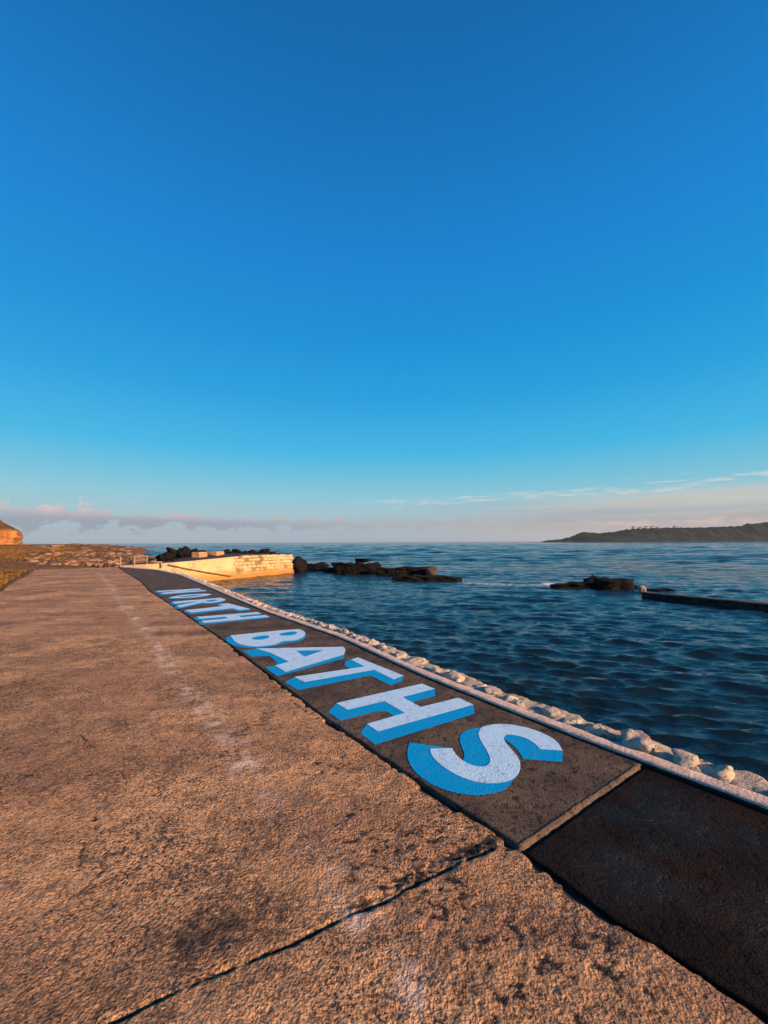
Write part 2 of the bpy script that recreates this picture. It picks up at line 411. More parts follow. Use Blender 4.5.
# land left of the quay
_w = lambda s, t: (wor(s, t).x, wor(s, t).y)
COAST = [(-400,-60), _w(-30,-1.5), _w(-4,-1.5), _w(26,-1.8), _w(31.5,-1.4), (-19.5,30.6), (-17.5,31.0), (-15.8,31.6), (-11.6,35.6), (-9.3,39.3), (-11,41), (-17,43), (-25,46), (-34,58), (-49,82), (-71,125), (-102,170), (-190,200), (-400,220)]
def land_h(X, Y):
    d, _ = polydist(X, Y, COAST); d = np.where(inside(X, Y, COAST), d, -d)
    S = (X-O2.x)*es.x+(Y-O2.y)*es.y; T = (X-O2.x)*et.x+(Y-O2.y)*et.y
    h = -2.2 + 2.25*ss(-1.5, 2.2, d)
    far = np.clip((Y-30)/70, 0, 1)
    h = h + ss(0, 14, d)*(.25+.95*far) * ss(30, 45, S+0*T)
    lt = -3.85-T
    h = h + ss(0, 5, lt)*.30*(1-ss(30, 45, S)) + ss(3, 25, lt)*.5*(1-ss(40, 60, S))
    n = fbm(X/3.1, Y/3.1, 0, 5, .6)*.22 + fbm(X/.7, Y/.7, 3, 3, .6)*.07
    amp = ss(.05, 2.5, np.maximum(lt, S-31.6))
    h = h + n*amp*(.9+.6*far)
    core = (T > -3.75) & (S < 31.9)
    h = np.where(core, np.minimum(h, -.12), h)
    # deck of the pier stays low and flat
    return h
def make_land():
    xs = np.concatenate([np.arange(-400, -70, 6.), np.arange(-70, -40, 1.0), np.arange(-40, -8, .30), np.arange(-8, 14, .6)])
    ys = np.concatenate([np.arange(-60, -4, 3.), np.arange(-4, 8, .4), np.arange(8, 62, .30), np.arange(62, 130, 1.0), np.arange(130, 335, 5.)])
    X, Y = np.meshgrid(xs, ys, indexing='ij'); Z = land_h(X, Y)
    V = np.stack([X, Y, Z], -1).reshape(-1, 3)
    s = NT('shore_ground')
    a = s.noise(.35, 6, .65); b = s.noise(2.5, 5, .7)
    col = s.mix(s.rng(a, .40, .60), (.24,.11,.038), (.13,.075,.025))
    col = s.mix(s.rng(b, .5, .62, 0, .8), col, (.30,.16,.06))
    col = s.mix(s.rng(s.noise(6, 4, .7), .48, .58, 0, .85), col, (.05,.035,.022))
    nrm = s.bump(s.noise(14, 5, .7), .12); s.done(col, .95, nrm, .15)
    tag(mesh_obj('ground', V, grid_faces(len(xs), len(ys)), s.m), kind='structure')
make_land()

# ------------------------------------------------------------------ cliff
def make_cliff():
    plan = [(-260,80),(-200,105),(-165,126),(-145,139),(-138,146),(-135,151),(-138,156),(-148,163),(-170,178),(-210,205)]
    P = np.array(plan, float); seg = np.hypot(*np.diff(P, axis=0).T); cum = np.concatenate([[0], np.cumsum(seg)])
    u = np.arange(0, cum[-1], .8)
    px = np.interp(u, cum, P[:,0]); py = np.interp(u, cum, P[:,1])
    for _ in range(6): px[1:-1] = (px[:-2]+px[1:-1]*2+px[2:])/4; py[1:-1] = (py[:-2]+py[1:-1]*2+py[2:])/4
    tx = np.gradient(px); ty = np.gradient(py); L = np.hypot(tx, ty); nx, ny = -ty/L, tx/L      # inward
    prof = [(0,-1),(0,0)] + [(.35*i/12, 6.2*i/12) for i in range(1, 13)] + [(.8,6.7),(1.6,7.2),(2.6,7.9),(3.8,8.7),(5.2,9.5),(7,10.4),(9,11.2),(12,12.2),(15,13.2),(19,14.2)]
    pr = np.array(prof)
    t = ss(60, 0, cum[-1]-u)  # unused smoothing
    OFF = pr[:,0][None,:]; HT = pr[:,1][None,:]+0*u[:,None]
    n1 = fbm(u[:,None]/2.6, HT/9, 1, 5, .6); n2 = fbm(u[:,None]/.9, HT/5.5, 5, 3, .6)
    face = ss(0, 1.5, HT)*(1-ss(6.3, 8.5, HT))
    push = (n1*1.8+n2*.7)*face
    ledge = .25*np.sin(HT*3.1+fbm(u[:,None]/8, HT, 2, 2)*3)*face
    X = px[:,None]+nx[:,None]*(OFF+push+ledge); Y = py[:,None]+ny[:,None]*(OFF+push+ledge)
    tip = ss(-150, -131, px)[:,None]+0*HT
    Z = HT*(1-.12*tip) + fbm(X/3, Y/3, 0, 4)*.5*ss(6, 8, HT) + .7
    V = np.stack([X, Y, Z], -1).reshape(-1, 3)
    s = NT('cliff_sandstone')
    sp = s.node('ShaderNodeSeparateXYZ'); s.L.new(s.pos, sp.inputs[0])
    st = s.noise(.5, 6, .7, vec=s.mapv((1, 1, .25))); hs = s.noise(.4, 5, .6, vec=s.mapv((.4,.4,4)))
    col = s.mix(s.rng(st, .4, .62), (.44,.20,.065), (.25,.105,.038))
    col = s.mix(s.rng(hs, .5, .6, 0, .7), col, (.16,.075,.035))
    gr = s.mix(s.rng(s.noise(.6, 5, .7), .4, .6), (.17,.08,.025), (.09,.055,.016))
    nz = s.node('ShaderNodeSeparateXYZ'); s.L.new(s.geo.outputs['Normal'], nz.inputs[0])
    f = s.rng(s.math('ADD', sp.outputs[2], s.math('MULTIPLY', st, 1.5)), 6.9, 8.0)
    col = s.mix(f, col, gr)
    nrm = s.bump(s.noise(2.5, 6, .7), .5); s.done(col, .95, nrm, .15)
    tag(mesh_obj('cliff', V, grid_faces(len(u), len(prof)), s.m), kind='structure')
make_cliff()

# ------------------------------------------------------------------ headland across the bay
def make_headland():
    Y0 = 1500.0
    top = [(538,540.9),(560,539.2),(571,536.6),(578,533.5),(583,532),(592,532.8),(600,533),(610,532),(625,529.6),(640,528.4),(665,527.8),(700,527.4),(725,526.6),(740,525.8),(746,523.6),(756,523.4),(768,521.6),(800,519),(860,517),(960,518)]
    pts = [D(x, y, Y0) for x, y in top]
    xs0 = np.array([p.x for p in pts]); zs0 = np.array([p.z for p in pts])
    xs = np.arange(xs0[0], xs0[-1], 3.5); zt = np.interp(xs, xs0, zs0)
    zt = zt + fbm(xs/9, xs*0, 0, 3)*2.2*ss(0, 60, xs-xs0[0]); zt = WL-.8+(zt-WL+.8)*ss(-2, 34, xs-xs0[0])
    vv = np.linspace(0, 1, 26)
    X = xs[:,None]+0*vv; U = vv[None,:]+0*xs[:,None]
    Y = Y0-60*ss(0, 260, xs-xs0[0])[:,None]*(1-U)-6
    Z = WL-1+(zt[:,None]-WL+1)*(U**.62)
    Z = Z + fbm(X/25, U*6, 0, 4)*3.0*np.sin(U*math.pi)*ss(0, 120, xs-xs0[0])[:,None]
    Yb = Y0+400; X2 = xs[:,None]; 
    X = np.concatenate([X, X2*(Yb/Y0)], 1); Y = np.concatenate([Y, 0*X2+Yb], 1); Z = np.concatenate([Z, zt[:,None]*.9], 1)
    V = np.stack([X, Y, Z], -1).reshape(-1, 3)
    s = NT('headland_ground')
    a = s.noise(.02, 6, .7, vec=s.mapv((1, 1, 2))); b = s.noise(.05, 5, .7)
    col = s.mix(s.rng(a, .42, .6), (.010,.020,.021), (.024,.034,.030)); col = s.mix(s.rng(b, .5, .65, 0, .8), col, (.004,.009,.009))
    s.done(col, .95, s.bump(b, 6.0), .1)
    tag(mesh_obj('headland', V, grid_faces(len(xs), X.shape[1]), s.m), kind='structure')
    # farm buildings on the crest: gabled houses with their own walls, roofs, chimneys
    Mw = mat_rock('far_house_render', (.60,.46,.38), (.66,.50,.42), (.25,.18,.15), .1, dist=.1)
    Mr = mat_rock('far_house_slate', (.10,.085,.08), (.14,.11,.10), (.07,.06,.06), .1, dist=.1)
    Mo = mat_rock('far_window_dark', (.02,.02,.022), (.03,.03,.03), scale=.5, dist=.01)
    specs = [(633.5, 8, 11, 'lone small gabled house at the left end of the row on the far headland crest'),
             (640, 14, 7, 'low long house second from the left on the far headland crest'),
             (646.5, 10, 10.5, 'tall gabled house in the middle of the far headland row'),
             (652.5, 11, 8, 'gabled house just right of the tall middle one on the far headland'),
             (657.5, 9, 7, 'low house ending the headland row on its right'),
             (675.5, 13, 7, 'detached farm building standing alone right of the headland house row')]
    for px, w, h, lab in specs:
        p = D(px, 528, Y0+6); z0 = np.interp(p.x, xs, zt)-1.5
        e = tag(empty('house', (p.x, p.y, z0)), lab, 'house', 'houses on the headland crest')
        d = 8; hw = w/2; hh = h*.6
        mesh_obj('wall', [(-hw,-d/2,0),(hw,-d/2,0),(hw,d/2,0),(-hw,d/2,0),(-hw,-d/2,hh),(hw,-d/2,hh),(hw,d/2,hh),(-hw,d/2,hh),(-hw,0,h-.3),(hw,0,h-.3)],
                 [(0,1,5,4),(1,2,6,9,5),(2,3,7,6),(3,0,4,8,7)], Mw, e, False)
        ro = mesh_obj('roof', [(-hw-.4,-d/2-.5,hh-.2),(hw+.4,-d/2-.5,hh-.2),(hw+.4,0,h),(-hw-.4,0,h),(-hw-.4,d/2+.5,hh-.2),(hw+.4,d/2+.5,hh-.2)],
                 [(0,1,2,3),(3,2,5,4)], Mr, e, False)
        cx = hw*.7; b = .7
        mesh_obj('chimney', [(cx-b,-b,h-1),(cx+b,-b,h-1),(cx+b,b,h-1),(cx-b,b,h-1),(cx-b,-b,h+1.6),(cx+b,-b,h+1.6),(cx+b,b,h+1.6),(cx-b,b,h+1.6)],
                 [(0,1,5,4),(1,2,6,5),(2,3,7,6),(3,0,4,7),(4,5,6,7)], Mw, ro, False)
        for k in (-1, 1):
            x = k*hw*.5; mesh_obj('window', [(x-.7,-d/2-.06,hh*.4),(x+.7,-d/2-.06,hh*.4),(x+.7,-d/2-.06,hh*.8),(x-.7,-d/2-.06,hh*.8),(x-.7,-d/2+.1,hh*.4),(x+.7,-d/2+.1,hh*.4),(x+.7,-d/2+.1,hh*.8),(x-.7,-d/2+.1,hh*.8)],
                 [(0,1,2,3),(0,4,5,1),(1,5,6,2),(2,6,7,3),(3,7,4,0)], Mo, e, False)
make_headland()

# ------------------------------------------------------------------ path
def spacing(a, b, c, mn, k):
    out = [a]
    while out[-1] < b: out.append(out[-1]+max(mn, k*abs(out[-1]-c)))
    return np.array(out)
def pix_poly(p, z=0.0): return [loc(G(x, y, z)) for x, y in p]
CRACK = pix_poly([(492,849),(470,858),(440,872),(405,890),(385,902),(352,914),(330,925),(290,945),(235,966),(200,980),(150,1003),(110,1022),(60,1050)])
WEAR = pix_poly([(100,573),(125,607),(156,643),(182,685),(219,727),(255,779),(300,830),(335,872),(360,925),(410,985),(450,1040)])
GOUGE = [pix_poly(p) for p in ([(83,842),(79,868)], [(118,886),(112,905)], [(95,815),(96,828)], [(103,855),(101,870)], [(290,700),(305,712)], [(80,735),(95,748)], [(120,770),(128,782)], [(40,745),(70,742)], [(170,838),(163,850)], [(62,680),(45,684)], [(215,655),(225,662)])]
def make_path():
    sv = spacing(-5.0, -.9, -1.3, .08, .0)[:-1]; sv = np.concatenate([sv, spacing(-.9, S_END, -1.3, .009, .0055)]); sv[-1] = S_END
    nv = np.linspace(0, 1, 330)
    tl = -3.85 + .10*fbm(sv/1.4, sv*0, 0, 4) + .25*ss(20, 32, sv)
    tr = edge_t(sv) - .006 + .012*fbm(sv/.08, sv*0, 4, 3) - .035*ss(.12, .4, fbm(sv/.16, sv*0, 14, 3))
    T = tl[:,None]+(tr-tl)[:,None]*nv[None,:]; S = sv[:,None]+0*T
    cd_, cu = polydist(S, T, CRACK); wd, wu = polydist(S, T, WEAR)
    jit = fbm(S/.05, T/.05, 0, 3)*.012
    Z = fbm(S/.9, T/.9, 0, 4)*.010 + fbm(S/.10, T/.10, 2, 3, .7)*.0042 + fbm(S/.035, T/.035, 6, 2, .7)*.0035*(1-ss(6, 14, S))
    crs = fbm(S/.026, T/.032, 41, 3, .6); cmod = ss(-.25, .35, fbm(S/.6, T/.6, 44, 3))*.7+.3; Z += crs*.0036*cmod*(1-ss(3, 8, S))
    Z -= .016*np.exp(-((cd_+jit)/(.005+.004*vnoise(cu/.15, cu*0, 2)**2))**2)
    # broken rubble band on the far side of the joint
    side = S - np.interp(T, [q[1] for q in CRACK[::-1]], [q[0] for q in CRACK[::-1]])
    band = np.exp(-((side-.045)/.045)**2)*ss(-1.15, -.75, T); bn = ss(.15, -.12, fbm(S/.055, T/.055, 9, 3, .75))
    Z += band*(fbm(S/.05, T/.05, 9, 3, .75)*.016-.007)
    gouge = np.zeros_like(Z)
    for g in GOUGE:
        gd, _ = polydist(S, T, g); e = np.exp(-((gd+jit*1.3)/.009)**2); gouge = np.maximum(gouge, e)
    Z -= .007*gouge
    # edges crumble
    ed = np.minimum(T-tl[:,None], 9); Z -= .05*(1-ss(0, .15, ed))
    er = tr[:,None]-T; Z -= .012*(1-ss(0, .03, er+.01*fbm(S/.06, T/.06, 1, 2)))
    Z *= 1.0
    stain_shade = np.clip(np.exp(-((cd_+jit)/.008)**2)*1.2 + band*bn*1.6 + gouge + .6*(1-ss(0, .05, er)), 0, 1)  # gouges and broken band blackened, their shade painted in
    st2 = ss(.05, .45, fbm(S/.5, T/.5, 12, 4, .6))*.55 + np.exp(-((side-.16)/.15)**2)*ss(-.8, -1.6, T)*.5*(.6+.8*fbm(S/.12, T/.12, 31, 4, .7))
    lowp = ss(.10, .34, -crs)*(.30+.7*cmod*ss(-.3, .3, fbm(S/.25, T/.25, 47, 3)+1.1*np.exp(-((side-.12)/.2)**2)-.15))*(1-.6*ss(3, 9, S))  # low spots of the relief darkened as painted shade
    stain_shade = np.clip(np.maximum(np.maximum(stain_shade, st2), lowp), 0, 1)
    ww = .07+.07*(vnoise(wu/1.1, wu*0, 3)+.6)
    wear = np.exp(-((wd+fbm(S/.2, T/.2, 7, 3)*.04)/np.maximum(ww, .02))**2)*(.75+.5*vnoise(wu/.6, wu*0, 1))*(1+.6*ss(1.0, 2.5, S))
    blob = loc(G(362, 920)); wear = np.maximum(wear, .9*np.exp(-(((S-blob[0])/.05)**2+((T-blob[1])/.035)**2)))
    wear = np.clip(wear, 0, 1.3)
    ns, nt = S.shape
    # skirts: extra outer columns/rows going down
    S2 = np.concatenate([S[:, :1], S, S[:, -1:]], 1); T2 = np.concatenate([T[:, :1]-.05, T, T[:, -1:]], 1); Z2 = np.concatenate([Z[:, :1]*0-.9, Z, Z[:, -1:]*0-.9], 1)
    S2 = np.concatenate([S2[:1], S2, S2[-1:]+.02]); T2 = np.concatenate([T2[:1], T2, T2[-1:]]); Z2 = np.concatenate([Z2[:1]*0-.9, Z2, Z2[-1:]*0-.9])
    pad = lambda A: np.pad(A, 1)
    X = O2.x+es.x*S2+et.x*T2; Y = O2.y+es.y*S2+et.y*T2
    V = np.stack([X, Y, Z2], -1).reshape(-1, 3)
    o = mesh_obj('path', V, grid_faces(*S2.shape)[:, ::-1], M_path)
    add_attr(o, 'stain_shade', pad(stain_shade)); add_attr(o, 'wear', pad(wear)); tag(o, kind='structure')
make_path()

# slab end line (crosswise joint between painted strip and dark slab)
jA = pix_poly([(520,848)])[0]; jB = pix_poly([(636,768)])[0]
def strip_grid(name, s0, s1, mat, z=0.0, follow_joint=False, upto=False, extra=0):
    sv = spacing(s0, s1, -1.3, .02, .012); sv[-1] = s1; nv = np.linspace(0, 1, 60)
    tl = edge_t(sv)+.012+.008*fbm(sv/.1, sv*0, 8, 3); tr = kerb_t(sv)+.02
    T = tl[:,None]+(tr-tl)[:,None]*nv[None,:]; S = sv[:,None]+0*T
    joint = jA[0]+(T-jA[1])*(jB[0]-jA[0])/(jB[1]-jA[1])
    if follow_joint == 'start': S = S+(joint-s0)*np.exp(-(S-s0)/.8)
    if follow_joint == 'end': S = S+(joint-.03-s1)*np.exp((S-s1)/.8)
    Z = z+fbm(S/.8, T/.8, 0, 3)*.0012
    S2 = np.concatenate([S[:, :1], S, S[:, -1:]], 1); T2 = np.concatenate([T[:, :1], T, T[:, -1:]], 1); Z2 = np.concatenate([Z[:, :1]*0-.6, Z, Z[:, -1:]*0-.6], 1)
    S2 = np.concatenate([S2[:1], S2, S2[-1:]]); T2 = np.concatenate([T2[:1], T2, T2[-1:]]); Z2 = np.concatenate([Z2[:1]*0-.6, Z2, Z2[-1:]*0-.6])
    X = O2.x+es.x*S2+et.x*T2; Y = O2.y+es.y*S2+et.y*T2
    return tag(mesh_obj(name, np.stack([X, Y, Z2], -1).reshape(-1, 3), grid_faces(*S2.shape)[:, ::-1], mat), kind='structure')
strip_grid('painted_strip', 0.0, 31.9, M_strip, 0.0, 'start')
strip_grid('dark_slab', -5.0, 0.0, M_dark, -.011, 'end')

def ribbon_solid(name, sv, t0, t1, z0, z1, mat, rough=.006, seed=0, parent=None, nz=.004):
    """long block following the quay: section rectangle with worn arrises"""
    sv = np.asarray(sv); t0 = t0+0*sv; t1 = t1+0*sv
    w = t1-t0; sec = [(0, z0), (0, z1-.012), (.05, z1-.003), (.3, z1), (.7, z1), (.94, z1-.004), (1, z1-.014), (1, z0)]
    rows = []
    for k, (a, z) in enumerate(sec):
        n = fbm(sv/.11, sv*0+k, seed, 3); n2 = fbm(sv/.12, sv*0+k*3, seed+9, 3)
        tt = t0+w*a+n*rough; zz = z+(n2*nz if z > z0 else 0)
        rows.append(np.stack([O2.x+es.x*sv+et.x*tt, O2.y+es.y*sv+et.y*tt, zz+0*sv], -1))
    V = np.stack(rows, 1)
    F_ = grid_faces(len(sv), len(sec))[:, ::-1].tolist(); m = len(sec); n_ = len(sv)
    F_.append([k for k in range(m)]); F_.append([(n_-1)*m+k for k in range(m)][::-1])
    return mesh_obj(name, V.reshape(-1, 3), F_, mat, parent)
# kerb
sv = spacing(-5, 31.6, -1.3, .02, .012); kt = kerb_t(sv)
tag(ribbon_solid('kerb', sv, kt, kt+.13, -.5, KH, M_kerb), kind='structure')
# ledge / outer face of the quay under the rubble
k2 = tag(ribbon_solid('quay_wall', sv, kt+.13, kt+.40, -2.4, .012, M_stone, .045, 5, nz=.035), kind='structure')
# lip where the painted strip ends above the dark slab
def lip():
    n = 60; rows = []
    for i in range(n):
        a = i/(n-1); s = jA[0]+(jB[0]-jA[0])*a*1.02; t = jA[1]+.015+(jB[1]-jA[1])*a*1.02
        j = [float(fbm(np.array([a*26+q*7]), np.array([0.]), 3, 3)[0]) for q in range(4)]
        rows.append([wor(s+.014+j[0]*.006, t, .004), wor(s+.002+j[1]*.008, t, .003+.002*j[3]), wor(s-.006+j[2]*.010, t, -.012), wor(s-.010+j[3]*.010, t, -.04)])
    V = [v for r in rows for v in r]
    tag(mesh_obj('slab_lip', V, grid_faces(n, 4), M_lip), kind='structure')
lip()
# black joint filling beneath the crack between path and strip
sv2 = spacing(-5, 31.5, -1.3, .03, .02); ed2 = edge_t(sv2)
tag(ribbon_solid('joint', sv2, ed2-.06, ed2+.04, -.5, -.03, M_joint, .002, 3), kind='structure')

# ------------------------------------------------------------------ painted letters
def flat_shape(name, rings, z, mat, parent):
    cu = bpy.data.curves.new(name, 'CURVE'); cu.dimensions = '2D'; cu.fill_mode = 'FRONT' if False else 'BOTH'
    for r in rings:
        sp = cu.splines.new('POLY'); sp.points.add(len(r)-1); sp.use_cyclic_u = True
        for q, (x, y) in zip(sp.points, r): q.co = (x, y, 0, 1)
    tmp = bpy.data.objects.new('tmp', cu); C.objects.link(tmp)
    dg = bpy.context.evaluated_depsgraph_get(); dg.update()
    me = bpy.data.meshes.new_from_object(tmp.evaluated_get(dg)); bpy.data.objects.remove(tmp); bpy.data.curves.remove(cu)
    me.name = name; me.materials.clear(); me.materials.append(mat)
    bm = bmesh.new(); bm.from_mesh(me)
    for f in bm.faces:
        f.normal_update()
        if f.normal.z < 0: f.normal_flip()
    bm.to_mesh(me); bm.free()
    o = bpy.data.objects.new(name, me); C.objects.link(o); o.parent = parent; o.location = (0, 0, z); return o
def zoomed(pts, x0, y0, k): return [(x0+x/k, y0+y/k) for x, y in pts]
def to_ground(pts, c):
    r = []
    for x, y in pts:
        g = G(x, y); r.append((g.x-c.x, g.y-c.y))
    return r
def smooth_ring(r, it):
    for _ in range(it):
        q = []
        n = len(r)
        for i in range(n):
            a, b = r[i], r[(i+1) % n]
            q += [(a[0]*.75+b[0]*.25, a[1]*.75+b[1]*.25), (a[0]*.25+b[0]*.75, a[1]*.25+b[1]*.75)]
        r = q
    return r
def letter(lab, face, shade, holes=(), smooth=0, hsmooth=1):
    c = G(sum(p[0] for p in face)/len(face), sum(p[1] for p in face)/len(face))
    e = tag(empty('painted_letter', (c.x, c.y, 0)), lab, 'painted letter', 'letters painted along the quay strip')
    fr = [smooth_ring(to_ground(face, c), smooth)] + [smooth_ring(to_ground(h, c), hsmooth) for h in holes]
    flat_shape('drop_shade', [smooth_ring(to_ground(shade, c), smooth)], .003, M_blue, e)
    flat_shape('letter_face', fr, .0055, M_face, e)
# S
Z = lambda p: zoomed(p, 400, 710, 4.267)
def chaik_keep(pts, sharp):           # corner cutting that keeps the listed indices sharp
    out = []; n = len(pts)
    for i in range(n):
        a, b, c = pts[i-1], pts[i], pts[(i+1) % n]
        if i in sharp: out.append(b)
        else: out += [(b[0]*.75+a[0]*.25, b[1]*.75+a[1]*.25), (b[0]*.75+c[0]*.25, b[1]*.75+c[1]*.25)]
    return out
Sf = [(128,168),(222,165),(240,195),(275,225),(320,243),(360,246),(383,232),(386,208),(367,170),(342,130),(332,100),(345,78),(385,64),(440,61),(500,68),(560,82),(620,105),(670,135),(695,176),(598,170),(575,145),(540,123),(490,109),(455,108),(441,120),(450,142),(480,175),(508,210),(516,245),(505,280),(480,302),(430,315),(370,317),(310,307),(250,285),(190,250),(150,215),(132,190)]
Sb = [(40,140),(222,165),(240,195),(268,218),(277,190),(262,157),(253,125),(262,100),(290,85),(335,76),(385,64),(440,61),(500,68),(560,82),(620,105),(670,135),(695,176),(692,223),(525,211),(508,178),(480,150),(445,125),(450,142),(480,175),(508,210),(516,245),(505,280),(480,302),(470,325),(435,350),(345,367),(260,360),(180,340),(110,305),(60,262),(35,220),(30,180)]
sh_f = {0,1,18,19}; sh_b = {0,1,3,17,18,21}
letter('big pale capital S nearest the camera, last letter of BATHS, with thick blue shade', chaik_keep(Z(Sf), sh_f), chaik_keep(Z(Sb), sh_b))
# H
Z = lambda p: zoomed(p, 320, 670, 4.267)
letter('big pale capital H of BATHS between the S and the T, with blue shade',
       Z([(70,143),(435,60),(490,82),(352,118),(430,160),(590,120),(655,150),(248,265),(200,232),(362,185),(275,135),(118,172)]),
       Z([(70,143),(435,60),(490,82),(492,112),(388,140),(430,160),(590,120),(655,150),(660,188),(235,320),(172,270),(200,232),(318,200),(283,177),(240,178),(88,218),(35,180)]))
# T
Z = lambda p: zoomed(p, 220, 620, 3.84)
letter('pale capital T of BATHS between the A and the near H, with blue shade',
       Z([(285,220),(555,180),(503,153),(530,145),(705,215),(668,230),(592,193),(325,240)]),
       Z([(285,220),(500,188),(478,175),(480,160),(503,153),(530,145),(705,215),(700,235),(655,252),(578,214),(300,270),(248,240)]))
# A
Z = lambda p: zoomed(p, 200, 580, 3.49)
letter('pale capital A of BATHS with a blue triangle inside, beside the T',
       Z([(195,240),(500,234),(508,244),(503,262),(300,322),(262,300),(310,286),(243,254)]),
       Z([(150,248),(195,240),(500,234),(508,244),(500,275),(270,337),(228,306),(262,300),(270,290),(243,266),(180,268)]),
       [Z([(335,248),(432,246),(365,269)])], hsmooth=0)
# B
Z = lambda p: zoomed(p, 200, 590, 5.908)
letter('pale capital B that begins BATHS, with two blue counters',
       chaik_keep(Z([(180,270),(570,230),(612,240),(626,262),(600,288),(550,302),(490,302),(460,320),(400,332),(310,338),(215,318)]), {0}),
       chaik_keep(Z([(148,290),(180,270),(570,230),(612,240),(626,262),(622,285),(590,306),(510,314),(440,334),(320,345),(215,335),(165,312)]), {1}),
       [Z([(300,292),(320,278),(395,268),(415,276),(395,290),(345,297)]), Z([(465,262),(490,254),(560,245),(578,256),(545,270),(480,272)])])
# NORTH, far word: letter templates laid in measured quads (far foot, far head, near head, near foot)
TPL = {
 'N': [[(0,0),(0,1),(.36,1),(.66,.42),(.66,1),(1,1),(1,0),(.64,0),(.34,.58),(.34,0)]],
 'O': [[(.5+.5*math.cos(a)*(1-.1*abs(math.sin(2*a))), .5+.5*math.sin(a)) for a in np.linspace(0, 2*math.pi, 28, endpoint=False)],
       [(.5+.15*math.cos(a), .5+.31*math.sin(a)) for a in np.linspace(0, 2*math.pi, 20, endpoint=False)]],
 'R': [[(0,0),(0,1),(.6,1),(.85,.93),(.97,.76),(.9,.58),(.7,.48),(1,0),(.66,0),(.44,.42),(.36,.42),(.36,0)],
       [(.36,.6),(.36,.82),(.6,.82),(.68,.76),(.68,.66),(.6,.6)]],
 'T': [[(0,1),(1,1),(1,.78),(.7,.78),(.7,0),(.3,0),(.3,.78),(0,.78)]],
 'H': [[(0,0),(0,1),(.36,1),(.36,.61),(.64,.61),(.64,1),(1,1),(1,0),(.64,0),(.64,.40),(.36,.40),(.36,0)]]}
def far_letter(ch, quad, lab, lift=(.10, -.07)):
    q = [G(*p) for p in zoomed(quad, 145, 580, 5.486)]
    c = (q[0]+q[1]+q[2]+q[3])/4
    def f(a, b):
        p = (q[0]*(1-b)+q[1]*b)*(1-a)+(q[3]*(1-b)+q[2]*b)*a; return (p.x-c.x, p.y-c.y)
    e = tag(empty('painted_letter', (c.x, c.y, 0)), lab, 'painted letter', 'letters painted along the quay strip')
    flat_shape('letter_face', [[f(a, b) for a, b in r] for r in TPL[ch]], .0055, M_face, e)
    V = []; Fs = []; k = 0
    dv = f(lift[0]*1.6, lift[1]); d0 = f(0, 0); dx, dy = dv[0]-d0[0], dv[1]-d0[1]
    for r in TPL[ch]:
        pts = [f(a, b) for a, b in r]
        for i in range(len(pts)):
            a, b = pts[i], pts[(i+1) % len(pts)]; z = .0025+.00003*k; k += 1; n = len(V)
            V += [(a[0],a[1],z),(b[0],b[1],z),(b[0]+dx,b[1]+dy,z),(a[0]+dx,a[1]+dy,z)]; Fs.append((n,n+1,n+2,n+3))
    o = mesh_obj('drop_shade', V, Fs, M_blue, e, False)
    bm = bmesh.new(); bm.from_mesh(o.data)
    for fc in bm.faces:
        fc.normal_update()
        if fc.normal.z < 0: fc.normal_flip()
    bm.to_mesh(o.data); bm.free()
far_letter('N', [(62,61),(298,47),(340,60),(100,78)], 'farthest painted letter, the N that begins NORTH')
far_letter('O', [(112,92),(330,71),(392,84),(160,106)], 'pale letter O with a long blue centre, second letter of NORTH')
far_letter('R', [(150,120),(415,98),(462,114),(190,152)], 'pale letter R in the middle of NORTH, between the O and the far T')
far_letter('T', [(190,158),(455,128),(578,160),(290,190)], 'far letter T of NORTH, beside the far H')
far_letter('H', [(285,203),(615,177),(685,203),(325,238)], 'far letter H that ends NORTH, next to the B')

# ------------------------------------------------------------------ stones
def rock_mesh(name, seed, sub=3, rough=.25, cuts=7, flat=1.0, mat=None, dmin=.55):
    bm = bmesh.new(); bmesh.ops.create_icosphere(bm, subdivisions=sub, radius=1)
    P = np.array([v.co[:] for v in bm.verts]); g = np.random.default_rng(seed)
    for _ in range(cuts):
        n = g.normal(size=3); n /= np.linalg.norm(n); d = dmin+.3*g.random()
        k = P@n; P = P-np.outer(np.maximum(k-d, 0)*.88, n)
    P = P*(1+rough*.5*fbm(P[:,0]*1.4+seed*3.1, P[:,1]*1.4, P[:,2]*1.4, 4, .55))[:,None]
    P = (P-(P.max(0)+P.min(0))/2)/((P.max(0)-P.min(0))/2)
    P[:,2] *= flat
    for v, p in zip(bm.verts, P): v.co = p
    for f in bm.faces: f.smooth = True
    me = bpy.data.meshes.new(name); bm.to_mesh(me); bm.free(); me.materials.append(mat); return me
kerb_rocks = [rock_mesh('kerb_stone', 10+i, 4, 1.1, 12, .8, M_stone, .45) for i in range(12)]
def place(me, name, p, sc, rz=0, tilt=(0,0)):
    o = bpy.data.objects.new(name, me); C.objects.link(o); o.location = p; o.scale = sc; o.rotation_euler = (tilt[0], tilt[1], rz); return o
ang = math.atan2(es.y, es.x)
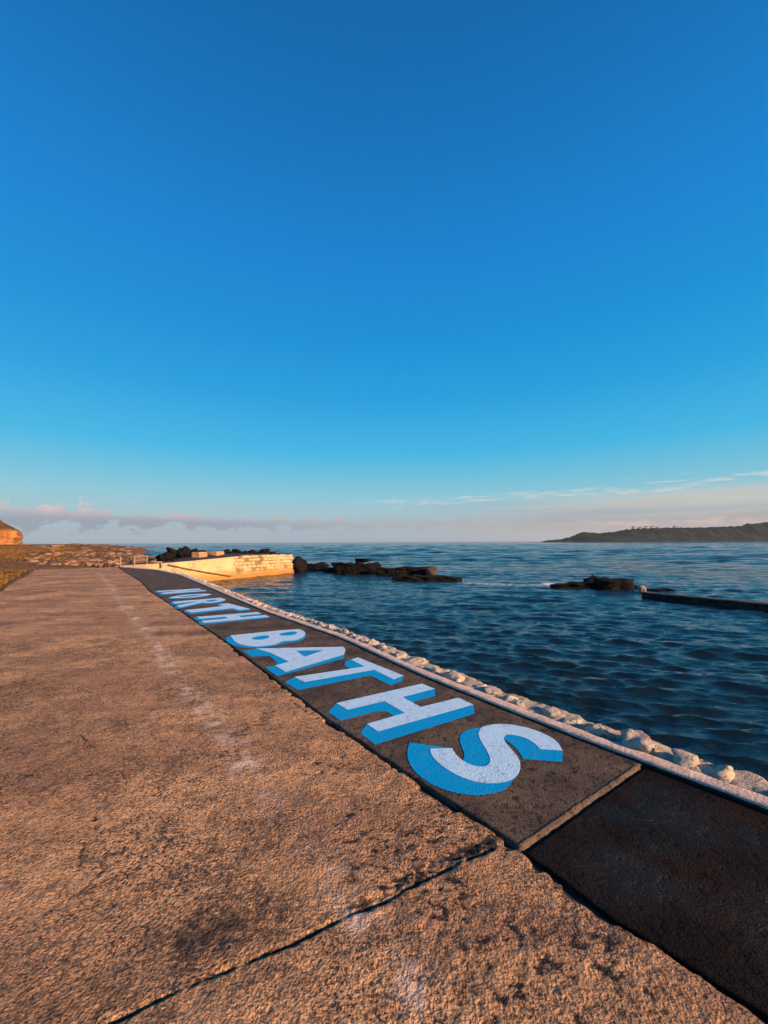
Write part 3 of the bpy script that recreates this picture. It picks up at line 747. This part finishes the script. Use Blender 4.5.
# the stones nearest the camera, surveyed one by one: (pixel x, pixel y of crest, width px, height px, label)
near = [(627,727,36,19,'largest near whitewashed stone on the pool edge, broad and blunt'),
        (653,744,14,9,'small whitewashed stone just right of the largest one'),
        (670,746,24,17,'rounded whitewashed stone with a bright right side, second right of the largest'),
        (701,761,32,15,'long low whitewashed stone pointing down to its right'),
        (724,775,8,5,'pebble sized whitewashed stone between two long low ones'),
        (737,778,14,6,'small flat whitewashed stone left of the last low pair'),
        (752,782,17,9,'flattish whitewashed stone near the right end of the pool edge'),
        (768,780,20,14,'whitewashed stone cut by the right side of the picture'),
        (592,718,30,13,'long whitewashed stone left of the largest one'),
        (565,710,16,9,'small stone by the far side of the S'),
        (547,702,22,10,'rounded low whitewashed stone beyond the S, right of the smaller pair')]
for i, (px, py, w, h, lab) in enumerate(near):
    s_guess = np.interp(px, [560, 644, 768], [loc(G(560,728.5))[0], loc(G(644,760))[0], loc(G(768,806))[0]])
    if px < 560: s_guess = np.interp(px, [420, 560], [loc(G(420,673))[0], loc(G(560,728.5))[0]])
    # slide along the stone line until it projects onto px
    best = min(np.arange(s_guess-1.5, s_guess+1.5, .02), key=lambda s: abs((lambda v: v.x/v.y*F+W/2)(wor(s, float(kerb_t(s))+.23))-px))
    p = wor(best, float(kerb_t(best))+.225); dist = p.y/math.cos(0.1)
    ww = w/F*dist/2; hh = h/F*dist
    o = place(kerb_rocks[i], 'kerb_stone', (p.x, p.y, -.03+hh*.42), (ww*.98, .11, max(hh*.66, .03)), ang+random.uniform(-.15, .15), (random.uniform(-.15,.15), random.uniform(-.1,.1)))
    tag(o, lab, 'stone', 'whitewashed stones capping the pool edge')
s = float(loc(G(535,715))[0])+.15; i = 0
zone = [(loc(G(x, y))[0]-.12, n_) for (x, y), n_ in (((455,705), 'S of BATHS'), ((395,672), 'near H of BATHS'), ((338,650), 'T of BATHS'), ((305,633), 'A of BATHS'), ((262,613), 'B of BATHS'), ((234,602), 'far H of NORTH'), ((225,597), 'far T of NORTH'), ((213,593), 'R of NORTH'), ((200,590), 'O of NORTH'))]+[(99, 'N of NORTH')]
ORD = ['first','second','third','fourth','fifth','sixth','seventh','eighth','ninth','tenth','eleventh','twelfth','thirteenth','fourteenth','fifteenth','sixteenth','seventeenth','eighteenth','nineteenth','twentieth']+['last']*60
seen = {}
while s < 27:
    L_ = random.uniform(.07, .17)*(1.25 if 2.0 < s < 6 else 1); s += L_*.85
    t = float(kerb_t(s))+.13+random.uniform(.07,.14); p = wor(s, t); hgt = random.uniform(.05, .095)*(1.3 if 2.0 < s < 6 else 1)
    if random.random() < .25: hgt *= .55
    o = place(kerb_rocks[i % 12], 'kerb_stone', (p.x, p.y, .0+random.uniform(-.01,.015)), (L_*.92, random.uniform(.08,.115), hgt*.9), ang+random.uniform(-.35,.35)+(math.pi if random.random() < .5 else 0), (random.uniform(-.2,.2), random.uniform(-.2,.2)))
    zn = next(l for lim, l in zone if s < lim); seen[zn] = seen.get(zn, -1)+1
    lab = '%s whitewashed edge stone past the %s, counted away from camera' % (ORD[seen[zn]], zn)
    if zn.startswith('N of') or seen[zn] > 19: lab = 'tiny far whitewashed stone on the pool edge beyond the %s' % zn
    tag(o, lab, 'stone', 'whitewashed stones capping the pool edge'); s += L_*.85+random.choice([0,0,.02,.08]); i += 1

# ------------------------------------------------------------------ white pool wall (pier face)
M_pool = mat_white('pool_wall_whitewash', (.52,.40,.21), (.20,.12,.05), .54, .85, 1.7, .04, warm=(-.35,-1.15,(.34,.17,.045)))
wall_line = [(-18.7,28.8),(-18.0,28.75),(-16.4,28.6),(-14.9,29.0),(-13.5,30.1),(-12.0,32.0),(-10.65,34.4),(-9.4,36.6),(-8.45,38.4)]
wall_top  = [.02,.07,.15,.22,.33,.47,.60,.52,.43]
def make_pool_wall():
    e = tag(empty('pool_wall', (-13.5,30.1,WL)), 'long whitewashed stone pool wall glowing yellow at the far end of the quay', 'wall')
    P = np.array(wall_line); seg = np.hypot(*np.diff(P, axis=0).T); cum = np.concatenate([[0], np.cumsum(seg)]); Lg = cum[-1]
    u = np.arange(0, Lg, .07); x = np.interp(u, cum, P[:,0]); y = np.interp(u, cum, P[:,1]); zt = np.interp(u, cum, wall_top)
    for _ in range(60): x[1:-1] = (x[:-2]+2*x[1:-1]+x[2:])/4; y[1:-1] = (y[:-2]+2*y[1:-1]+y[2:])/4
    tx, ty = np.gradient(x), np.gradient(y); L = np.hypot(tx, ty); nx, ny = ty/L, -tx/L           # towards pool
    vv = np.linspace(0, 1, 34)
    Zg = (WL-1.0)+(zt[:,None]-(WL-1.0))*vv[None,:]; U = u[:,None]+0*Zg
    # coursed rubble: recessed mortar between blocks on the outer two thirds
    row = np.floor(Zg/.27+fbm(U/2, Zg*0, 1, 2)*.4); bw = .42
    off = _h(row.astype(int)+500, np.zeros_like(row, int), 0)*3
    fu = (U/bw+off) % 1; fz = (Zg/.27+fbm(U/2, Zg*0, 1, 2)*.4) % 1
    mort = np.minimum(np.minimum(fu, 1-fu)*bw, np.minimum(fz, 1-fz)*.27)
    rub = ss(Lg*.52, Lg*.60, U)
    blk = _h(row.astype(int)+90, np.floor(U/bw+off).astype(int)+100, 3)
    depth = rub*(-.16*(1-ss(.0, .09, mort)) + (blk-.5)*.13 - .16*(blk > .80)) + (.06*fbm(U/.8, Zg/.5, 0, 4) + .02*fbm(U/.2, Zg/.2, 5, 2))
    batter = (zt[:,None]-Zg)*.10
    X = x[:,None]+nx[:,None]*(depth+batter); Y = y[:,None]+ny[:,None]*(depth+batter)
    Zg = Zg + (vv[None,:] > .98)*rub*.07*fbm(U/.35, Zg*0, 8, 2)
    # cap and back
    X = np.concatenate([X, (x-nx*.45)[:,None], (x-nx*.5)[:,None]], 1); Y = np.concatenate([Y, (y-ny*.45)[:,None], (y-ny*.5)[:,None]], 1)
    Zg = np.concatenate([Zg, (zt+.01)[:,None], (zt*0+WL-1)[:,None]], 1)
    n, m = X.shape; V = np.stack([X, Y, Zg], -1).reshape(-1, 3) - np.array([-13.5,30.1,WL])
    Fs = grid_faces(n, m).tolist(); Fs.append([(n-1)*m+k for k in range(m)])
    jt = rub*np.clip((1-ss(.015, .06, mort))*(.45+.65*(fbm(U/.9, Zg[:,:34]/.6, 3, 3) > -.05)) + (blk > .86)*.9, 0, 1) + (1-rub)*.35*ss(.15, .4, fbm(U/.9, Zg[:,:34]/.35, 13, 4))
    jt = np.concatenate([jt, jt[:, -1:]*0, jt[:, -1:]*0], 1)
    add_attr(mesh_obj('wall_face', V, Fs, M_pool, e), 'joint', jt)
    # sloping ledge (slipway) descending along the wall
    Mr = mat_white('ramp_brown', (.24,.12,.055), (.10,.06,.03), .5, .8, 4, .02)  # ledge coloured a darker brown than the wall
    A = D(168, 563.8, 28.9); B = D(214, 578.3, 29.2)
    n = 40; Vs = []
    for i in range(n):
        a = i/(n-1); q = A.lerp(B, a); xx, yy, zz = q.x, q.y-.10, q.z
        k = int(np.argmin((x-xx)**2)); yy = y[k]
        inn = (x[k]-nx[k]*.1, y[k]-ny[k]*.1); w = .18+.25*a
        o = (x[k]+nx[k]*w, y[k]+ny[k]*w)
        for (ox, oy), z in ((inn, zz), (o, zz-.03), (o, zz-.09), (inn, zz-.09)): Vs.append((ox+13.5, oy-30.1, z-WL+(.015*random.random())))
    mesh_obj('sloping_ledge', Vs, grid_faces(n, 4).tolist()+[[4*i+3, 4*i, 4*i+4, 4*i+7] for i in range(n-1)], Mr, e)
    # deck of the pier behind the wall
    Md = mat_rock('pier_deck', (.030,.024,.02), (.05,.037,.028), scale=1.5, dist=.05)
    Vd = []; sel = np.arange(0, len(x), 6)
    for k in sel:
        back = 3.2+.4*math.sin(k*.11); hz = max(zt[k]-.02, .05)
        for j in range(6):
            a = j/5; d = .5+a*back
            Vd.append((x[k]-nx[k]*d, y[k]-ny[k]*d, hz+.10*a+.05*float(fbm(np.array([x[k]/.6]), np.array([(y[k]+a*9)/.6]), 0, 3)[0])*(a > 0)))
        Vd.append((x[k]-nx[k]*(.6+back), y[k]-ny[k]*(.6+back), WL-1))
    tag(mesh_obj('pier_deck', Vd, grid_faces(len(sel), 7).tolist()+[[(len(sel)-1)*7+q for q in range(7)]], Md), kind='structure')
make_pool_wall()

# ------------------------------------------------------------------ rocks of the pier, reef, blocks
M_black = mat_rock('wet_black_rock', (.006,.005,.005), (.012,.009,.008), (.003,.003,.003), 2.5, .85, .10, .12)
M_shore = mat_rock('shore_rock', (.30,.165,.09), (.19,.105,.06), (.08,.05,.03), 3, .9, .06)
M_shoreD = mat_rock('shore_rock_dark', (.13,.085,.055), (.075,.05,.036), (.03,.022,.018), 3, .9, .06)
M_pale = mat_rock('shore_rock_pale', (.32,.19,.12), (.22,.13,.08), (.11,.065,.04), 3, .9, .05)
blacks = [rock_mesh('sea_rock', 40+i, 4, 1.0, 16, .8, M_black, .38) for i in range(8)]
def survey_rock(x0, x1, ytop, Y, lab, zbase, depth=1.4, k=0, cat='rock', name='sea_rock', group=None, rz=None, me=None, fill=1.05, flat=None):
    A = D(x0, ytop, Y); B = D(x1, ytop, Y); zt = (A.z+B.z)/2; w = (B.x-A.x)/2; h = max((zt-zbase)/2, .05)
    o = place(me or blacks[k % 8], name, ((A.x+B.x)/2, Y+depth*.3, zbase+h), (w*fill, depth, h*(1.55 if name == 'boulder' else 1.2)), rz if rz is not None else (math.pi if k % 2 else 0)+random.uniform(-.12,.12))
    return tag(o, lab, cat, group)
# slabs of the reef: layered flagstone ledges
def slab(x0, x1, ytop, ybot, lab, depth=1.6, seed=0, name='rock_ledge', cat='rock', mat=None, z0=None, taper=.12, group='dark flagstone ledges of the reef'):
    z0 = WL if z0 is None else z0
    A = G(x0, ybot, z0); B = G(x1, ybot, z0); Y = (A.y+B.y)/2
    zt = D((x0+x1)/2, ytop, Y).z; w = (B.x-A.x); n = max(14, int(w/.12)); m = 12; g = seed*13.7
    prof = [(0,-.7),(0,-.1),(.03,.12),(.0,.3),(.06,.34),(.03,.62),(.09,.66),(.07,.9),(.15,1.0),(.5,1.05),(.9,.95),(1,.0),(1,-.7)]
    V = []; hgt = zt-z0
    for i in range(n):
        a = i/(n-1); endz = 1-taper*abs(2*a-1)**3; prev = 0
        step = float(_h(int(a*w/.55)+seed*31, seed, 2)); 
        for j, (d, h) in enumerate(prof):
            nn = float(vnoise(np.array([a*w/.5+g]), np.array([h*2.+j*.2]), seed)[0]); n2 = float(vnoise(np.array([a*w/.17+g]), np.array([j*.9]), seed+4)[0])
            taperw = (1-.5*abs(2*a-1)**4)
            zz = z0+hgt*h*endz*(1+(.16*nn+.16*(step-.5) if h > .3 else 0)) if h > 0 else z0+h
            V.append((A.x+w*a+n2*.05*(0 < i < n-1), Y+(d*depth-.0)*taperw+(B.y-A.y)*(a-.5)+nn*.16+n2*.05+(1-taperw)*depth*.5, zz+n2*.02*(h > 0)))
    m = len(prof); Fs = grid_faces(n, m)[:, ::-1].tolist(); Fs.append([k for k in range(m)]); Fs.append([(n-1)*m+k for k in range(m)][::-1])
    return tag(mesh_obj(name, V, Fs, mat or M_black, None, False), lab, cat, group)
slab(304, 327, 563.5, 570.5, 'short black ledge directly off the end of the white pool wall', 2.0, 1)
slab(322, 336, 568.5, 572.5, 'low black ledge linking the two bigger ledges beyond the white wall', 1.4, 2)
slab(332, 381, 563.5, 573.5, 'thick black ledge with a dark lump on its top, middle of the reef', 2.4, 3)
survey_rock(355, 373, 558.0, 38.5, 'rounded black rock lying on top of the thick middle ledge', -.45, .7, 1)
survey_rock(330, 346, 562.3, 38.8, 'flat black stone at the left end of the thick middle ledge', -.7, .7, 2)
slab(376, 437, 568.0, 575.5, 'long black ledge right of the thick one, ending in a brown block', 1.8, 4)
M_brown = mat_rock('brown_wet_rock', (.10,.065,.05), (.06,.04,.034), scale=3, dist=.06)
survey_rock(427, 437, 567.3, 33.6, 'brownish block standing at the right end of the long ledge', WL-.1, .5, 3, me=rock_mesh('sea_rock', 77, 4, .3, 8, 1, M_brown))
slab(392, 463, 576.2, 580.8, 'thin flat ledge barely above the water in front of the long one', 1.2, 5, taper=.4)
slab(556, 641, 583.5, 588.5, 'low dark ledge awash at the far end of the sea wall', 1.2, 6, taper=.5)
slab(604, 640, 580.0, 590.0, 'squared black block of rock at the end of the sea wall', 1.6, 7, taper=.02)
slab(588, 616, 579.0, 583.0, 'narrow black ledge behind the low one awash, right of the lump', .9, 8, taper=.3)
survey_rock(587, 598, 575.0, 27.2, 'knobbly dark lump sticking up behind the low ledge', WL, .4, 4)
survey_rock(640, 646, 586.5, 22.6, 'small pale brown stone against the end of the sea wall', WL-.1, .25, 5, me=rock_mesh('sea_rock', 78, 3, .3, 6, 1, mat_rock('pale_brown_rock', (.45,.27,.18), (.34,.2,.14), scale=4)))
slab(650, 678, 588.8, 591.5, 'thin streak of black rock showing behind the left end of the sea wall', .6, 9, taper=.6)

# low sea wall at the right
def make_sea_wall():
    a = G(642, 598, WL); b = G(768, 612, WL); d = (b-a).normalized(); nrm = Vector((-d.y, d.x, 0))
    if nrm.y < 0: nrm = -nrm
    L = (b-a).length+14; za = D(642, 592.3, a.y).z; zb = D(768, 603.8, b.y).z
    n = 220; V = []; prof = [(0,-.9),(-.02,.0),(0,.55),(.03,.62),(.0,.68),(.0,.93),(.03,1),(.25,1.02),(.46,1),(.5,.9),(.5,-.9)]
    for i in range(n):
        q = i/(n-1)*L; p = a+d*q; zt = za+(zb-za)*min(q/(b-a).length, 1.6)
        for j, (o_, h) in enumerate(prof):
            nn = float(fbm(np.array([q/.5]), np.array([j*.7]), 3, 4, .6)[0])
            pp = p+nrm*(o_+nn*.06); V.append((pp.x-a.x, pp.y-a.y, (h*(zt-WL)*(1+.12*nn) if h > 0 else h)))
    m = len(prof); Fs = grid_faces(n, m).tolist(); Fs.append([k for k in range(m)]); Fs.append([(n-1)*m+k for k in range(m)][::-1])
    s = NT('sea_wall_concrete'); x = s.noise(2.2, 6, .75); f = s.noise(14, 4, .7)
    sp = s.node('ShaderNodeSeparateXYZ'); s.L.new(s.pos, sp.inputs[0])
    col = s.mix(s.rng(x, .46, .60), (.010,.008,.008), (.045,.030,.023)); col = s.mix(s.rng(f, .6, .7, 0, .6), col, (.10,.07,.05))
    nz = s.node('ShaderNodeSeparateXYZ'); s.L.new(s.geo.outputs['Normal'], nz.inputs[0])
    col = s.mix(s.rng(sp.outputs[2], WL+.22, WL+.34, 0, .5), col, (.18,.14,.115))
    s.done(col, .85, s.bump(f, .05), .3)
    o = tag(mesh_obj('sea_wall', V, Fs, s.m), 'low weed-stained concrete sea wall running out of the picture on the right', 'wall'); o.location = (a.x, a.y, WL)
make_sea_wall()

# rock on the outer end of the white wall
survey_rock(290, 303, 555.6, 38.9, 'black rock standing against the outer end of the white pool wall', WL-.3, .9, 6, fill=1.15)
survey_rock(297, 306, 559.5, 39.6, 'lower black rock right of the one on the wall end', WL-.3, .8, 7, fill=1.1)
# rough dark boulders behind the pier: (x0,x1,ytop)
pier = [(164,172,551.5),(168,178,548.6),(176,183,549.2),(181,190,547.6),(188,196,549.5),(195,203,551.2),(203,210,552.3),(220,227,550.2),(225,235,551.3),(233,243,550.0),(241,250,551.6),(248,256,550.4),(254,263,551.0),(261,268,549.6),(266,275,552.3),(273,280,554.0),(157,166,553.5)]
nums = ['leftmost','jagged second','third','highest','fifth','sixth','squat seventh']
Lp = ['dark boulder behind the pier at the left end of the row, next to the grass','jagged dark boulder left of the tallest one behind the pier','small dark boulder touching the tallest one on its left','tallest dark boulder behind the pier, left of the orange blocks','dark boulder just right of the tallest behind the pier','dark boulder directly behind the left orange block','low dark boulder in the gap between the two orange blocks',
      'dark boulder just right of the right orange block','wide low boulder second right of the orange blocks','rounded dark boulder above the middle of the white wall','low boulder right of the rounded one above the white wall','dark boulder above the start of the rough rubble part of the white wall','wide dark boulder above the rough rubble part','upright pointed boulder above the outer half of the white wall','low dark boulder right of the pointed one','last and lowest dark boulder towards the outer end of the white wall','low brown boulder beside the grass left of the pier boulders']
for i, ((a, b, yt), lab) in enumerate(zip(pier, Lp)):
    Yp = np.interp((a+b)/2, [160, 220, 280], [34.5, 37.0, 41.5])
    survey_rock(a-1.2, b+1.2, yt, Yp, lab, .0, .8, i, name='boulder', cat='boulder', group='dark boulders behind the pier')
# orange lit concrete blocks on the pier
M_block = mat_rock('weathered_block', (.50,.27,.14), (.36,.19,.10), (.20,.11,.06), 2, .9, .04)
def block(x0, x1, y0, y1, Y, lab):
    A = D(x0, y1, Y); B = D(x1, y0, Y); w = B.x-A.x; h = B.z-A.z
    bm = bmesh.new(); bmesh.ops.create_cube(bm, size=1); bmesh.ops.subdivide_edges(bm, edges=bm.edges[:], cuts=7, use_grid_fill=True)
    for v in bm.verts:
        c = v.co; k = .04*float(fbm(np.array([c.x*3+Y]), np.array([c.y*3]), c.z*3, 3)[0])
        r = (abs(c.x) > .49)+(abs(c.y) > .49)+(abs(c.z) > .49); s_ = 1-.035*max(0, r-1)
        v.co = Vector((c.x*w*s_+k, c.y*.9*s_+k, (c.z*s_+.5)*h+k))
    me = bpy.data.meshes.new('concrete_block'); bm.to_mesh(me); bm.free(); me.materials.append(M_block)
    o = bpy.data.objects.new('concrete_block', me); C.objects.link(o); o.location = ((A.x+B.x)/2, Y, A.z-.05); o.rotation_euler = (0,0,R(-18))
    tag(o, lab, 'block', 'orange lit blocks on the pier')
block(194.5, 204.5, 551.3, 558.5, 33.0, 'left and taller of the two orange lit blocks on the pier')
block(207.5, 222, 550.8, 556.8, 34.6, 'right and wider of the two orange lit blocks on the pier')

# railing at the head of the path
def tube(a, b, r, n=8):
    a, b = Vector(a), Vector(b); d = (b-a).normalized(); q = d.to_track_quat('Z', 'Y'); V = []
    for p in (a, b):
        for k in range(n):
            t = 2*math.pi*k/n; V.append(p+q@Vector((math.cos(t)*r, math.sin(t)*r, 0)))
    return V, [(k, (k+1) % n, n+(k+1) % n, n+k) for k in range(n)]+[tuple(range(n))[::-1], tuple(range(n, 2*n))]
M_rail = mat_white('old_white_rail', (.27,.19,.14), (.30,.18,.10), .58, .7, 6, .005)
def make_rail():
    Y = 28.7; P = lambda px, z: Vector((D(px, 560, Y).x, Y+(px-120)*.0, z))
    base = P(120.5, 0); e = tag(empty('railing', base), 'short pale weathered railing where the path meets the white pool wall', 'railing')
    def add(nm, a, b, r): V, Fs = tube(a-base, b-base, r); mesh_obj(nm, V, Fs, M_rail, e)
    for px, zt in ((120.5, .70), (134.5, .69), (147, .70)): add('post', P(px, -.1), P(px, zt), .045)
    add('top_rail', P(120.3, .69), P(147.2, .69), .04)
    add('lower_rail', P(146.8, .30), P(161.5, .27), .045)
    add('post', P(161.5, -.1), P(161.5, .34), .045)
make_rail()

# ------------------------------------------------------------------ shore boulders on the left
shores = [rock_mesh('shore_rock', 100+i, 3, .4, 9, .7, [M_shore, M_pale, M_shoreD][i % 3]) for i in range(12)]
cnt = 0; g = np.random.default_rng(21)
def lh(x, y): return float(land_h(np.array([x]), np.array([y]))[0])
# a broken row of pale slabs edging the end of the path
row = [(34,41),(41,46),(50,58),(58,62),(63,68),(68,78),(79,85),(86,91),(92,98),(99,104),(105,111),(112,118)]
rl = ['leftmost block','small dark stone','flat slab','thin upright stone','pale lump','widest orange slab','squat stone','narrow stone','pale slab','brown stone','low stone','last stone beside the railing post']
for i, ((a, b), w) in enumerate(zip(row, rl)):
    yb = 567.5; A = D(a, yb, 30.2); B = D(b, yb, 30.2); wd = (B.x-A.x)/2; h = g.uniform(.16, .34)
    o = place(shores[[1,2,4,0,1,3,2,0,4,3,1,1][i]], 'shore_rock', ((A.x+B.x)/2, 30.4+g.uniform(-.2,.3), .02), (wd*1.1, .4, h), g.uniform(-.3,.3))
    tag(o, '%s in the row edging the far path end' % w, 'rock', 'stones edging the end of the path')
spots = []
while len(spots) < 250:
    px = g.uniform(30, 168); Y = 31.5+26*g.random()**1.4; p = D(px, 560, Y); x = p.x
    if x > -17.5 and Y > 33 and x > -22+ (Y-33)*-.2: continue
    if px > 150 and Y < 34: continue
    if px < 70 and g.random() < .6: continue
    z = lh(x, Y)
    if z < -.3: continue
    r = g.uniform(.12, .36)
    if any((x-a)**2+(Y-b)**2 < (.55*(r+c))**2 for a, b, c in spots): continue
    spots.append((x, Y, r))
    k = int(g.integers(0, 12)); o = place(shores[k], 'shore_rock', (x, Y, z+r*.12), (r*g.uniform(.8,1.4), r, r*g.uniform(.55,1.0)), g.uniform(0, 6.28), (g.uniform(-.3,.3), g.uniform(-.3,.3)))
    kind = ['brown', 'pale', 'dark'][k % 3]
    where = 'close behind the path end' if Y < 36 else ('on the middle shore' if Y < 44 else 'far back on the shore')
    side = 'left of railing' if px < 120 else 'beyond railing'
    tag(o, '%s shore rock %s, %s' % (kind, where, side), 'rock', '%s shore rocks %s, %s' % (kind, where, side))
# dark foot of rocks below the cliff and skyline rubble on the land behind
for i in range(46):
    px = g.uniform(22, 150); Y = g.uniform(58, 118); p = D(px, 550, Y); z = lh(p.x, Y)
    if z < -.2: continue
    r = g.uniform(.35, 1.0)
    o = place(shores[int(g.integers(0, 12))], 'shore_rock', (p.x, Y, z+.05), (r*1.4, r, r*.45), g.uniform(0, 6.28))
    tag(o, 'low far rock on the skyline of the grassy shore', 'rock', 'far rocks on the shore skyline')

# rough grass / weed tufts: one object
def make_grass():
    g = np.random.default_rng(5); V = []; Fs = []
    n = 0
    for k in range(26000):
        if k < 15000:
            s_ = g.uniform(8, 31); t_ = -3.9-abs(g.normal(0, 3.2)); p = wor(s_, t_); x, y = p.x, p.y; hgt = g.uniform(.03,.10)
        else:
            px = g.uniform(-10, 130); y = 31+55*g.random(); x = D(px, 550, y).x; hgt = g.uniform(.06,.20)
            if px > 75 and g.random() < .6: continue
        V.append((x, y, hgt))
    P = np.array(V); z = land_h(P[:,0], P[:,1]); m = z > -.05; P = P[m]; z = z[m]
    d = fbm(P[:,0]/2.2, P[:,1]/2.2, 4, 3); m = d > -.12; P = P[m]; z = z[m]
    a = g.uniform(0, 6.28, len(P)); w = .02+P[:,1]*.0012; lx = g.normal(0, .05, len(P)); ly = g.normal(0, .05, len(P))
    A = np.stack([P[:,0]-np.cos(a)*w, P[:,1]-np.sin(a)*w, z-.01], 1); B = np.stack([P[:,0]+np.cos(a)*w, P[:,1]+np.sin(a)*w, z-.01], 1)
    T = np.stack([P[:,0]+lx, P[:,1]+ly, z+P[:,2]], 1)
    V = np.stack([A, B, T], 1).reshape(-1, 3); Fs = np.arange(len(V)).reshape(-1, 3)
    s = NT('dry_grass'); c = s.mix(s.rng(s.noise(.5, 4), .4, .6), (.15,.075,.022), (.065,.05,.014)); s.done(s.mix(s.rng(s.noise(8, 2), .4, .6, 0, .6), c, (.20,.11,.035)), .9, None, .1)
    tag(mesh_obj('grass', V, Fs, s.m, None, False), kind='stuff')
make_grass()

# ------------------------------------------------------------------ haze over the bay
def make_haze():
    x0, x1, y0, y1, z0, z1 = -3500, 5000, -600, 6000, -4.0, 95.0
    V = [(x, y, z) for z in (z0, z1) for x, y in ((x0,y0),(x1,y0),(x1,y1),(x0,y1))]
    m = bpy.data.materials.new('haze'); m.use_nodes = True; nt = m.node_tree; nt.nodes.clear()
    v = nt.nodes.new('ShaderNodeVolumePrincipled'); v.inputs['Color'].default_value = (.75,.88,1,1); v.inputs['Density'].default_value = .000035; v.inputs['Anisotropy'].default_value = 0
    o = nt.nodes.new('ShaderNodeOutputMaterial'); nt.links.new(v.outputs[0], o.inputs['Volume'])
    tag(mesh_obj('haze', V, [(3,2,1,0),(4,5,6,7),(0,1,5,4),(1,2,6,5),(2,3,7,6),(3,0,4,7)], m, None, False), kind='stuff')
make_haze()
